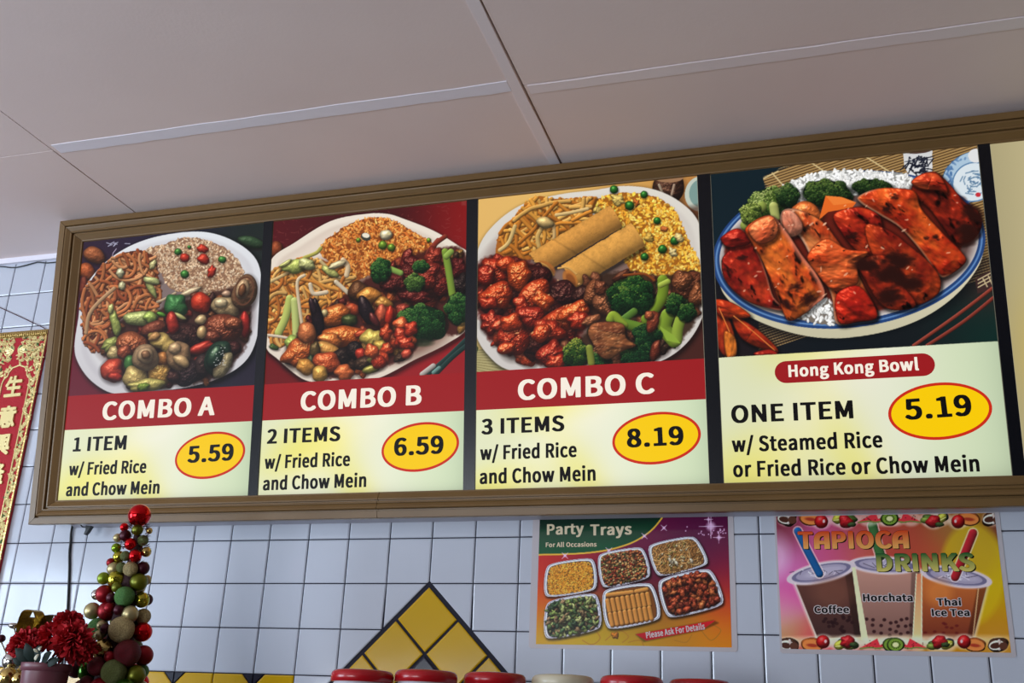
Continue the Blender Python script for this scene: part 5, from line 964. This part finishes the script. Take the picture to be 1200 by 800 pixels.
# ================================================================== red and gold hanging scroll at left
M_CLOTH = mat('red_velvet', (176, 12, 30), 0.75, bump=(220, .25)); M_GOLD = mat('embossed_gold', (226, 194, 122), 0.28, metal=.75, bump=(120, .3)); M_GOLDP = mat('pale_gold_leaf', (236, 216, 150), 0.36, metal=.25)
M_JADE = mat('green_foil', (84, 120, 70), .35, metal=.4)
xR, xL, zT, zB = -.1450, -.645, 2.6655, 1.70
bm = bmesh.new(); prism(bm, [(xL, zB), (xR, zB), (xR, zT), (xL, zT)], .0042, .0130); ban = obj('banner', bm, M_CLOTH); ban.matrix_world = WM
tag(ban, 'red banner with embossed gold characters and vine border left of the menu board', 'banner')
bm = bmesh.new(); prism(bm, [(xR-.0045, zB), (xR, zB), (xR, zT-.001), (xR-.0045, zT-.001)], .0130, .0158); prism(bm, [(xL, zB), (xL+.0045, zB), (xL+.0045, zT), (xL, zT)], .0130, .0158); prism(bm, [(xL, zB), (xR, zB), (xR, zB+.01), (xL, zB+.01)], .0130, .0158)
obj('gold_border', bm, M_GOLD, ban)
bm = bmesh.new()                                   # embossed wavy band along the top
prism(bm, [(xL, zT-.0205), (xR, zT-.0205), (xR, zT), (xL, zT)], .0130, .0152)
for k in range(70):
    x = xR-.004-k*.0068
    tube(bm, [(x-.003, zT-.018, .016), (x+.001, zT-.012, .018), (x-.002, zT-.007, .018), (x+.002, zT-.002, .016)], .0022, 6)
obj('top_band', bm, M_GOLD, ban, True)
fx0, fx1 = -.2680, -.1720; fc = (fx0+fx1)/2
arch = [(fx1, zB+.02), (fx1, 2.2), (fx1, 2.505), (fx1-.004, 2.520), (fx1-.014, 2.527), (fx1-.017, 2.541), (fx1-.027, 2.553), (fc, 2.5600)]
arch = arch + [(2*fc-x, z) for x, z in arch[::-1][1:]]
for sh in (0, -.175, -.350):
    bm = bmesh.new(); tube(bm, [(x+sh, z, .0135) for x, z in arch], .0026, 8); obj('arch_trim', bm, M_GOLDP, ban, True)
def leaf(bm, x, z, a, L, W, h=.0150, mi=0):
    d = (math.cos(a), math.sin(a)); n = (-d[1], d[0]); P = []
    for t, w in ((0, 0), (.25, .8), (.5, 1), (.8, .6), (1, 0), (.8, -.6), (.5, -1), (.25, -.8)): P.append((x+d[0]*L*t+n[0]*W*w, z+d[1]*L*t+n[1]*W*w))
    c = bm.verts.new((x+d[0]*L*.5, z+d[1]*L*.5, h+.0018)); v = [bm.verts.new((p[0], p[1], h-.001)) for p in P]; b = [bm.verts.new((p[0], p[1], .0125)) for p in P]
    for i in range(8):
        bm.faces.new((v[i], v[(i+1) % 8], c)).material_index = mi; bm.faces.new((b[i], b[(i+1) % 8], v[(i+1) % 8], v[i])).material_index = mi
rn = random.Random(5); bm = bmesh.new()
for cx in (xR-.0160, fx0-.020, fx0-.058, fx0-.195, fx0-.233, xL+.018):                    # winding vine beside the field
    pts = [(cx+.0058*math.sin(z*95), z, .0142) for z in np.arange(zB+.03, 2.57, .006)]; tube(bm, pts, .0014, 5)
    z = zB+.03
    while z < 2.575:
        s = 1 if rn.random() < .5 else -1; x = cx+.0058*math.sin(z*95)
        leaf(bm, x, z, math.pi/2-s*rn.uniform(.5, 1.5), rn.uniform(.011, .017), rn.uniform(.0032, .0050), mi=1 if rn.random() < .13 else 0)
        if rn.random() < .6: tube(bm, [(x+.004*math.cos(t)*(1-t/9), z+.004*math.sin(t)*(1-t/9), .0148) for t in np.linspace(0, 6, 9)], .0010, 4)
        z += rn.uniform(.003, .0052)
for x0 in (-.245, -.40, -.55):                      # sprays of leaves above the arch, mirrored about their centre
    for a, L in ((.12, .042), (.42, .036), (.8, .026), (-.3, .030), (-.75, .026), (1.2, .018)):
        for s in (1, -1):
            aa = a if s > 0 else math.pi-a; leaf(bm, x0+s*.006, 2.607, aa, L, L*.17, mi=1 if abs(a-.8) < .01 else 0)
for _ in range(760):
    x = rn.uniform(xL+.01, xR-.008); z = rn.uniform(2.568, 2.643)
    if True:
        if abs(x+.245) < .014: continue
        leaf(bm, x, z, rn.random()*6.28, rn.uniform(.009, .018), rn.uniform(.0022, .0040), mi=1 if rn.random() < .15 else 0)
        if rn.random() < .5: tube(bm, [(x+.005*math.cos(t)*(1-t/9), z+.005*math.sin(t)*(1-t/9), .0150) for t in np.linspace(0, 6, 9)], .0011, 4)
for s in (1, -1):
    for k in range(9): leaf(bm, fc+s*(.030+.0022*k), 2.548-.004*k+.01, rn.random()*6.28, .014, .004)
obj('vine_ornament', bm, [M_GOLDP, M_JADE], ban)
for ch, z, w, h in (('生', 2.4660, .060, .066), ('意', 2.3760, .062, .066), ('興', 2.2970, .060, .064), ('隆', 2.2130, .060, .064), ('生', 2.10, .06, .066)):
    if z < 2.2: continue
    x0 = fc-.001-w/2
    o = letters('gold_character', ch, x0, z, x0+w, z+.002, h, .0152, M_GOLDP, ban, depth=.0022)
bm = bmesh.new(); tube(bm, [(-.168+.012, 2.6655, .010), (-.1700, 2.6740, .0080), (-.2450, 2.7080, .0070), (-.352, 2.7550, .0065), (-.40, 2.7760, .0065), (-.448, 2.7550, .0065), (-.62, 2.6700, .009)], .0012, 6); obj('hanging_cord', bm, mat('dark_red_cord', (70, 20, 34), .8), ban)

# ================================================================== cables
M_CABLE = mat('black_cable', (14, 14, 18), .45)
def cable(name, pts, r, label, cat):
    bm = bmesh.new(); tube(bm, catmull(pts, 8), r, 8); o = obj(name, bm, M_CABLE, None, True); tag(o, label, cat); return o
cable('power_cable', [(.0600, -.0080, 2.10), (.0600, -.0085, 2.075), (.0625, -.0072, 2.05), (.0660, -.0075, 2.02), (.0745, -.0072, 1.98), (.0850, -.0072, 1.92), (.0950, -.0075, 1.86), (.103, -.0075, 1.80), (.108, -.012, 1.72), (.11, -.03, 1.60), (.11, -.05, LZ+.004)], .0029, 'black power cable hanging down the tiles from the menu board', 'cable')
cable('signal_cable', [(-.72, -.0070, 2.874), (-.50, -.0070, 2.888), (-.386, -.0070, 2.8890), (-.3209, -.0070, 2.8800), (-.2500, -.0070, 2.8895), (-.2393, -.0070, 2.8897), (-.2100, -.0070, 2.8850), (-.1826, -.0070, 2.8840), (-.10, -.0070, 2.885), (.02, -.0070, 2.886)], .0019, 'thin black cable running under the ceiling edge at top left', 'cable')
bm = bmesh.new(); sec = [(.1320, 2.0865), (.1490, 2.0850), (.1400, 2.0690), (.1340, 2.0620), (.1305, 2.0640), (.1335, 2.0740)]
prism(bm, sec, .034, .046); tube(bm, [(.132, 2.083, .040), (.118, 2.084, .040), (.112, 2.088, .040)], .0016, 6)
o = obj('cable_clip', bm, M_CABLE); o.matrix_world = WM; tag(o, 'small black clip sticking out under the menu board beside the power cable', 'clip')

# ================================================================== tree of baubles
BK = {'RS': ((226, 10, 22), .10, .8, None, 'shiny red bauble'), 'RM': ((150, 6, 24), .42, .6, None, 'matte red bauble'), 'RG': ((120, 8, 26), .5, .5, (900, .5), 'glittery dark red bauble'), 'WM': ((70, 8, 28), .38, .5, None, 'wine coloured bauble'),
      'OM': ((112, 116, 20), .36, .6, None, 'matte olive bauble'), 'OG': ((84, 92, 46), .5, .5, (900, .6), 'glittery olive bauble'), 'OS': ((186, 176, 56), .12, .9, (60, .25), 'crackled olive gold bauble'), 'NG': ((66, 112, 50), .5, .4, (900, .6), 'glittery green bauble'),
      'NS': ((52, 96, 14), .18, .7, None, 'shiny green bauble'), 'LS': ((130, 160, 20), .16, .6, None, 'shiny lime bauble'), 'LM': ((132, 154, 26), .36, .5, None, 'matte lime bauble'), 'CM': ((196, 180, 130), .36, .7, None, 'matte champagne bauble'),
      'CG': ((140, 120, 80), .48, .6, (900, .6), 'glittery champagne bauble'), 'GS': ((214, 184, 110), .10, .95, (60, .3), 'shiny gold bauble'), 'SS': ((214, 212, 206), .08, 1.0, None, 'silver bauble')}
GLIT = {'RG': (60, 4, 14), 'OG': (116, 124, 70), 'NG': (92, 146, 72), 'CG': (206, 186, 134)}
BMATS = {k: mat('bauble_'+v[4].replace(' bauble', '').replace(' ', '_'), tuple(c*.9 for c in v[0]), v[1], metal=v[2], spec=.5, bump=v[3], noise=(420, GLIT[k], (1, 1, 1)) if k in GLIT else None) for k, v in BK.items()}
BAUBLES = [(0.5394, -0.3811, 2.0376, 0.0245, 'RS'), (0.5107, -0.3882, 2.0109, 0.0093, 'RS'), (0.5431, -0.385, 2.0048, 0.0123, 'OM'), (0.5643, -0.3722, 2.005, 0.007, 'GS'), (0.5006, -0.3914, 1.9872, 0.0093, 'CM'), (0.516, -0.3867, 1.9925, 0.0128, 'WM'), (0.5543, -0.3753, 1.9837, 0.012, 'OG'), (0.5337, -0.3873, 1.9737, 0.0134, 'RS'), (0.5016, -0.3912, 1.9653, 0.0104, 'LS'), (0.5649, -0.3723, 1.9595, 0.0111, 'GS'), (0.5103, -0.3887, 1.9466, 0.0131, 'OS'), (0.5523, -0.3902, 1.9479, 0.0137, 'RS'), (0.4959, -0.3931, 1.9337, 0.0097, 'RM'), (0.5047, -0.3906, 1.9208, 0.0149, 'CM'), (0.5499, -0.396, 1.9194, 0.0155, 'CG'), (0.5638, -0.3728, 1.9245, 0.0142, 'WM'), (0.4863, -0.3962, 1.8997, 0.0133, 'LM'), (0.5141, -0.3879, 1.8982, 0.0201, 'OS'), (0.5651, -0.3808, 1.894, 0.0187, 'OM'), (0.5629, -0.3521, 1.9026, 0.0104, 'CM'), (0.4648, -0.3815, 1.8674, 0.0116, 'SS'), (0.494, -0.3941, 1.8672, 0.0191, 'RM'), (0.5526, -0.4039, 1.8608, 0.0208, 'NG'), (0.5723, -0.3707, 1.858, 0.0163, 'OS'), (0.5701, -0.35, 1.8611, 0.0126, 'WM'), (0.4753, -0.3999, 1.8313, 0.0176, 'CM'), (0.5059, -0.3907, 1.8318, 0.0204, 'RM'), (0.5718, -0.4022, 1.8252, 0.0174, 'CM'), (0.5803, -0.3685, 1.8243, 0.0163, 'CG'), (0.4932, -0.3947, 1.7949, 0.0229, 'NG'), (0.5641, -0.4121, 1.793, 0.0265, 'CG'), (0.5841, -0.3675, 1.7925, 0.0202, 'RS'), (0.5285, -0.4117, 1.752, 0.0225, 'GS'), (0.5856, -0.4095, 1.7455, 0.0276, 'RG'), (0.593, -0.3652, 1.7454, 0.0209, 'RM'), (0.4896, -0.3964, 1.7102, 0.0226, 'NS'), (0.5713, -0.4239, 1.7078, 0.0255, 'OG'), (0.6005, -0.3912, 1.7043, 0.0205, 'OM'), (0.4634, -0.4042, 1.7129, 0.0186, 'WM'), (0.5494, -0.4282, 1.6735, 0.0233, 'RM'), (0.5991, -0.4163, 1.6706, 0.0259, 'NS'), (0.5978, -0.3642, 1.6756, 0.0198, 'CM'), (0.4839, -0.3983, 1.6707, 0.0225, 'RG'), (0.5775, -0.44, 1.6053, 0.019, 'CM'), (0.5536, -0.3471, 1.8203, 0.0178, 'NG'), (0.5733, -0.3346, 1.6928, 0.019, 'RS'), (0.5389, -0.3377, 1.798, 0.011, 'WM'), (0.5459, -0.3362, 1.763, 0.019, 'OG'), (0.5473, -0.3549, 1.8855, 0.0149, 'CM'), (0.591, -0.359, 1.714, 0.015, 'NG'), (0.5612, -0.442, 1.6354, 0.019, 'WM'), (0.5042, -0.3582, 1.7709, 0.019, 'RM'), (0.4897, -0.4248, 1.6177, 0.019, 'WM'), (0.4981, -0.4058, 1.7511, 0.011, 'RS'), (0.4925, -0.3482, 1.679, 0.019, 'CM'), (0.5344, -0.3643, 1.9471, 0.0122, 'RG'), (0.5236, -0.3275, 1.6951, 0.019, 'CM'), (0.4805, -0.3442, 1.6046, 0.019, 'OG'), (0.5243, -0.3577, 1.8717, 0.0156, 'CM'), (0.509, -0.4435, 1.6242, 0.011, 'OG'), (0.4848, -0.3641, 1.7004, 0.011, 'OG'), (0.5661, -0.3219, 1.671, 0.011, 'OG'), (0.5171, -0.4145, 1.8, 0.011, 'CM'), (0.513, -0.3221, 1.6407, 0.019, 'OG'), (0.6073, -0.3983, 1.6136, 0.019, 'OG'), (0.5274, -0.3968, 1.9229, 0.011, 'OG'), (0.5093, -0.3628, 1.8358, 0.011, 'RS'), (0.5382, -0.3589, 1.9175, 0.0135, 'OG'), (0.4731, -0.396, 1.6079, 0.019, 'WM'), (0.5402, -0.3275, 1.7365, 0.011, 'RS'), (0.5317, -0.3109, 1.62, 0.015, 'CM'), (0.4697, -0.3722, 1.6199, 0.011, 'WM'), (0.5112, -0.3396, 1.7258, 0.019, 'WM'), (0.5696, -0.3208, 1.632, 0.019, 'OG'), (0.5551, -0.3095, 1.6072, 0.015, 'CM'), (0.5981, -0.3429, 1.6177, 0.019, 'RM'), (0.478, -0.3727, 1.646, 0.019, 'CM'), (0.552, -0.4151, 1.8316, 0.011, 'WM'), (0.51, -0.3708, 1.8584, 0.011, 'WM'), (0.5323, -0.4076, 1.879, 0.011, 'OM'), (0.533, -0.4225, 1.7925, 0.011, 'WM'), (0.4934, -0.4256, 1.655, 0.011, 'WM'), (0.4923, -0.3593, 1.7339, 0.011, 'NG'), (0.5174, -0.4186, 1.7802, 0.011, 'CM'), (0.5337, -0.4311, 1.7178, 0.019, 'RG'), (0.4778, -0.4048, 1.6433, 0.011, 'OG'), (0.5218, -0.4061, 1.858, 0.011, 'WM'), (0.5239, -0.3386, 1.7831, 0.011, 'RG'), (0.5259, -0.4127, 1.836, 0.011, 'RM'), (0.5502, -0.4523, 1.6009, 0.015, 'OM'), (0.5591, -0.4291, 1.7374, 0.011, 'RM'), (0.6045, -0.3626, 1.6436, 0.015, 'RM'), (0.5303, -0.394, 1.9475, 0.011, 'OG'), (0.5185, -0.4347, 1.6842, 0.015, 'RG'), (0.5549, -0.3278, 1.715, 0.015, 'RS'), (0.605, -0.4041, 1.6406, 0.011, 'CM'), (0.5065, -0.3606, 1.8143, 0.011, 'OM'), (0.5373, -0.3664, 1.9681, 0.0113, 'WM')]
def sphere_mesh(bm, c, r, u=24, v=16, sq=1.0):
    bmesh.ops.create_uvsphere(bm, u_segments=u, v_segments=v, radius=r, matrix=Matrix.Translation(c) @ Matrix.Diagonal((1, 1, sq, 1)))
TX, TY = .541, -.380
tree = empty('bauble_tree', Matrix.Translation((TX, TY, LZ))); tag(tree, 'cone tree of red, green and champagne baubles in front of the tiles', 'decoration')
tree_inv = Matrix.Translation((-TX, -TY, -LZ))
def tp(bm, name, m, smooth=True):
    bm.transform(tree_inv); return obj(name, bm, m, tree, smooth)
bm = bmesh.new(); lathe(bm, [(.060, 0), (.052, .05), (.038, .15), (.026, .25), (.014, .36), (.006, .46), (.003, .475)], (TX, TY, LZ), 24); tp(bm, 'core', mat('dark_wine_core', (46, 8, 18), .8, bump=(300, .6)))
for x, y, z, r, k in BAUBLES:
    bm = bmesh.new(); sphere_mesh(bm, (x, y, z), r); o = tp(bm, 'bauble', BMATS[k]); o['label'] = BK[k][4]
M_TIN = mat('red_tinsel', (96, 8, 22), .35, metal=.6)
for cz, rr, n, ln in ((2.014, .016, 90, .017), (1.992, .020, 70, .014), (1.968, .024, 60, .012), (1.935, .028, 60, .011)):
    bm = bmesh.new(); rn = random.Random(int(cz*1000))
    for _ in range(n):
        a = rn.random()*6.28; p = Vector((TX+rr*math.cos(a), TY+rr*math.sin(a), cz+rn.uniform(-.006, .006))); d = Vector((math.cos(a), math.sin(a), rn.uniform(-.4, 1.0))).normalized()*ln*rn.uniform(.5, 1.1); s = d.orthogonal().normalized()*.0007
        v = [bm.verts.new(p-s), bm.verts.new(p+s), bm.verts.new(p+d)]; bm.faces.new(v); w = d.cross(s).normalized()*.0007; v2 = [bm.verts.new(p-w), bm.verts.new(p+w), bm.verts.new(p+d)]; bm.faces.new(v2)
    tp(bm, 'tinsel_tuft', M_TIN, False)

# ================================================================== potted red flowers
PX, PY = .4690, -.5000
pot = empty('flower_pot', Matrix.Translation((PX, PY, LZ))); tag(pot, 'mauve plastic pot of red artificial chrysanthemums in front of the bauble tree', 'potted flowers')
pinv = Matrix.Translation((-PX, -PY, -LZ))
def pp_(bm, name, m, smooth=False):
    bm.transform(pinv); return obj(name, bm, m, pot, smooth)
PH = 1.7165-LZ
bm = bmesh.new(); lathe(bm, [(.036, 0), (.0445, PH-.016), (.0448, PH-.015), (.0480, PH-.0145), (.0488, PH-.001), (.0480, PH), (.0455, PH), (.044, PH-.012), (.0, PH-.013)], (PX, PY, LZ), 48); pp_(bm, 'pot', mat('mauve_plastic', (108, 60, 70), .4), True)
M_PETAL = mat('red_silk_petal', (196, 10, 28), .7, noise=(60, (160, 6, 24), (1, 1, 1))); M_LEAF = mat('dark_green_leaf', (26, 38, 34), .6, spec=.2); M_LEAF_HI = mat('leaf_highlight', (214, 208, 186), .5); M_STEM = mat('flower_stem', (50, 70, 44), .6)
def mum(c, R, face, seed, n=170):
    rn = random.Random(seed); bm = bmesh.new(); f = Vector(face).normalized(); u = f.orthogonal().normalized(); v = f.cross(u)
    for i in range(n):
        t = (i+.5)/n; th = math.acos(1-1.45*t); ph = i*2.39996+rn.uniform(-.2, .2); d = (f*math.cos(th)+(u*math.cos(ph)+v*math.sin(ph))*math.sin(th)).normalized()
        L = R*(.72+.33*t)*rn.uniform(.85, 1.15); w = R*.135*rn.uniform(.8, 1.2); sd = d.cross(Vector((rn.uniform(-1, 1), rn.uniform(-1, 1), rn.uniform(-1, 1)))).normalized(); bend = (f*.25+Vector((0, 0, -.25)))*R*.35
        rows = []
        for q, ww in ((.15, .5), (.5, 1.0), (.8, 1.0), (.95, .7), (1.0, .15)):
            p = Vector(c)+d*L*q+bend*q*q*rn.uniform(.6, 1.2); rows.append((bm.verts.new(p-sd*w*ww), bm.verts.new(p+d.cross(sd)*w*.35*ww), bm.verts.new(p+sd*w*ww)))
        for A, B in zip(rows, rows[1:]):
            bm.faces.new((A[0], A[1], B[1], B[0])); bm.faces.new((A[1], A[2], B[2], B[1]))
    return pp_(bm, 'flower', M_PETAL, True)
mum((.4040, -.500, 1.7560), .036, (-.25, -1, .35), 1); mum((.4590, -.490, 1.7720), .034, (0, -.9, .6), 2); mum((.5180, -.500, 1.7640), .043, (.35, -1, .25), 3); mum((.4890, -.485, 1.8000), .032, (.05, -.5, 1), 4); mum((.5300, -.480, 1.7480), .030, (.6, -.8, .1), 5); mum((.4320, -.515, 1.7430), .026, (-.1, -1, -.2), 6)
for c in ((.404, -.5, 1.745), (.459, -.49, 1.76), (.518, -.5, 1.75), (.489, -.485, 1.79)):
    bm = bmesh.new(); tube(bm, [(PX, PY, LZ+PH-.03), ((PX+c[0])/2, PY, LZ+PH+.01), c], .0022, 6); pp_(bm, 'stem', M_STEM)
def leafp(base, tip, W, m):
    bm = bmesh.new(); a, b = Vector(base), Vector(tip); d = b-a; s = d.cross(Vector((0, -1, .2))).normalized()*W; nrm = Vector((0, -1, 0))
    rows = [(bm.verts.new(a+d*t-s*w+nrm*.003*math.sin(t*3)), bm.verts.new(a+d*t+nrm*(.006*math.sin(t*3.1)+.002)), bm.verts.new(a+d*t+s*w+nrm*.003*math.sin(t*3))) for t, w in ((0, .1), (.2, .7), (.45, 1), (.7, .75), (.9, .35), (1, .03))]
    for A, B in zip(rows, rows[1:]): bm.faces.new((A[0], A[1], B[1], B[0])); bm.faces.new((A[1], A[2], B[2], B[1]))
    return pp_(bm, 'leaf', m, True)
for b, t, w, m in (((.455,-.53,1.715),(.425,-.545,1.742),.012,M_LEAF), ((.462,-.53,1.715),(.452,-.55,1.752),.013,M_LEAF), ((.47,-.53,1.715),(.485,-.55,1.748),.012,M_LEAF), ((.48,-.53,1.715),(.512,-.545,1.736),.011,M_LEAF), ((.445,-.53,1.714),(.418,-.54,1.722),.009,M_LEAF), ((.49,-.53,1.715),(.53,-.54,1.722),.010,M_LEAF),
                   ((.479,-.548,1.720),(.493,-.556,1.731),.0045,M_LEAF_HI), ((.488,-.552,1.738),(.498,-.558,1.745),.0035,M_LEAF_HI), ((.486,-.552,1.734),(.481,-.558,1.741),.0030,M_LEAF_HI)):  # pale scraps: highlights on the glossy leaves, put in as small leaf shapes
    o = leafp(b, t, w, m)
    if m is M_LEAF_HI: o['label'] = 'pale scrap as a painted leaf highlight'

# ================================================================== gold and silver ornament spray behind the flowers
OX, OY = .335, -.425
sp = empty('ornament_spray', Matrix.Translation((OX, OY, LZ))); tag(sp, 'spray of gold foil loops with silver and gold balls behind the red flowers', 'decoration')
oinv = Matrix.Translation((-OX, -OY, -LZ))
def op(bm, name, m, smooth=True):
    bm.transform(oinv); return obj(name, bm, m, sp, smooth)
M_FOIL = mat('gold_foil', (222, 184, 70), .14, metal=1.0, bump=(40, .3)); M_BRASS = mat('dull_gold_foil', (150, 128, 72), .3, metal=.8)
def loop(pts, wdt, m, name):
    bm = bmesh.new(); P = catmull(pts, 8); A = []
    for p in P: A.append((bm.verts.new((p[0], p[1]-wdt/2, p[2])), bm.verts.new((p[0]+.002, p[1]+wdt/2, p[2]+.002))))
    for a, b in zip(A, A[1:]): bm.faces.new((a[0], a[1], b[1], b[0]))
    bmesh.ops.solidify(bm, geom=bm.faces[:], thickness=.0012); return op(bm, name, m)
loop([(.326,-.425,1.776),(.324,-.425,1.800),(.330,-.425,1.8235),(.345,-.425,1.8285),(.360,-.425,1.8220),(.370,-.425,1.800),(.366,-.425,1.776)], .030, M_FOIL, 'foil_loop')
loop([(.333,-.418,1.778),(.335,-.418,1.798),(.342,-.418,1.812),(.352,-.418,1.812),(.358,-.418,1.796),(.356,-.418,1.778)], .026, M_FOIL, 'foil_loop')
loop([(.362,-.400,1.785),(.366,-.400,1.816),(.372,-.400,1.820),(.392,-.400,1.8195),(.396,-.400,1.800),(.396,-.400,1.780)], .028, M_BRASS, 'foil_loop')
bm = bmesh.new(); tube(bm, [(OX, OY, LZ), (OX+.006, OY, LZ+.12), (OX+.010, OY, 1.785)], .004, 8); op(bm, 'stem', M_BRASS)
bm = bmesh.new(); sphere_mesh(bm, (.300, -.42, 1.7965), .0115, sq=.55); op(bm, 'silver_leaf', BMATS['SS'])
bm = bmesh.new(); sphere_mesh(bm, (.3130, -.42, 1.7240), .0200); op(bm, 'bauble', BMATS['SS'])['label'] = 'silver bauble'
bm = bmesh.new(); sphere_mesh(bm, (.3300, -.44, 1.6900), .0220); op(bm, 'bauble', BMATS['GS'])['label'] = 'shiny gold bauble'
bm = bmesh.new(); sphere_mesh(bm, (.3560, -.44, 1.6880), .0150); op(bm, 'bauble', BMATS['GS'])['label'] = 'small gold bauble'
bm = bmesh.new(); sphere_mesh(bm, (.2560, -.40, 1.7713), .0085); op(bm, 'bauble', BMATS['WM'])['label'] = 'small mauve bauble'
for a, b in (((OX+.004, OY, 1.66), (.313, -.42, 1.705)), ((OX+.005, OY, 1.74), (.300, -.42, 1.795)), ((OX+.004, OY, 1.70), (.258, -.402, 1.766))):
    bm = bmesh.new(); tube(bm, [a, ((a[0]+b[0])/2, (a[1]+b[1])/2, (a[2]+b[2])/2-.006), b], .0014, 6); op(bm, 'wire', M_BRASS)

# ================================================================== row of lidded jars along the bottom edge
M_LIDR = mat('red_plastic_lid', (168, 16, 26), .25, spec=.5); M_LIDC = mat('cream_plastic_lid', (206, 196, 170), .25, spec=.5); M_JAR = mat('frosted_plastic_jar', (196, 198, 206), .3)
JARS = [(1.1217, -.4218, 1.7242, 'R', 'red lidded jar below the yellow diamond tiles, first of the row'), (1.2379, -.3896, 1.7282, 'R', 'red lidded jar under the black diamond tile, second of the row'), (1.3574, -.3371, 1.7298, 'R', 'red lidded jar just left of the cream lidded jar'),
        (1.4800, -.2957, 1.7311, 'C', 'cream lidded jar between two red lidded jars'), (1.6106, -.2859, 1.7333, 'R', 'red lidded jar just right of the cream lidded jar'), (1.7228, -.1700, 1.7365, 'R', 'red lidded jar under the lower right corner of the party trays poster')]
LH = .0225
for x, y, z, k, lab in JARS:
    j = empty('jar', Matrix.Translation((x, y, LZ))); tag(j, lab, 'jar', 'lidded jars along the bottom edge'); H_ = z-LZ
    bm = bmesh.new(); lathe(bm, [(.048, 0), (.0535, .004), (.0545, .02), (.0545, H_-LH-.014), (.0535, H_-LH-.008), (.0545, H_-LH-.006), (.0545, H_-LH-.004), (.0525, H_-LH-.002), (.0525, H_-LH+.004)], (0, 0, 0), 56); obj('body', bm, M_JAR, j, True)
    bm = bmesh.new(); lathe(bm, [(.054, H_-LH), (.0592, H_-LH+.0006), (.0595, H_-.0120), (.0580, H_-.0060), (.0540, H_-.0022), (.0480, H_-.0006), (.0400, H_), (.0, H_)], (0, 0, 0), 64)
    obj('lid', bm, M_LIDR if k == 'R' else M_LIDC, j, True)

def recentre(root, c):
    c = Vector(c); root.data.transform(Matrix.Translation(-c)); root.matrix_world = root.matrix_world @ Matrix.Translation(c)
    for ch in root.children: ch.location = ch.location - c
for i, p in enumerate((pa, pb, pc, pd, pe)): recentre(p, ((PAN[i][0]+PAN[i][1])/2, VB, 0))
recentre(pp, (1.5545, 1.803, .0036)); recentre(pt, (2.0935, 1.802, .0036)); recentre(ban, ((xL+xR)/2, zB, .0042))
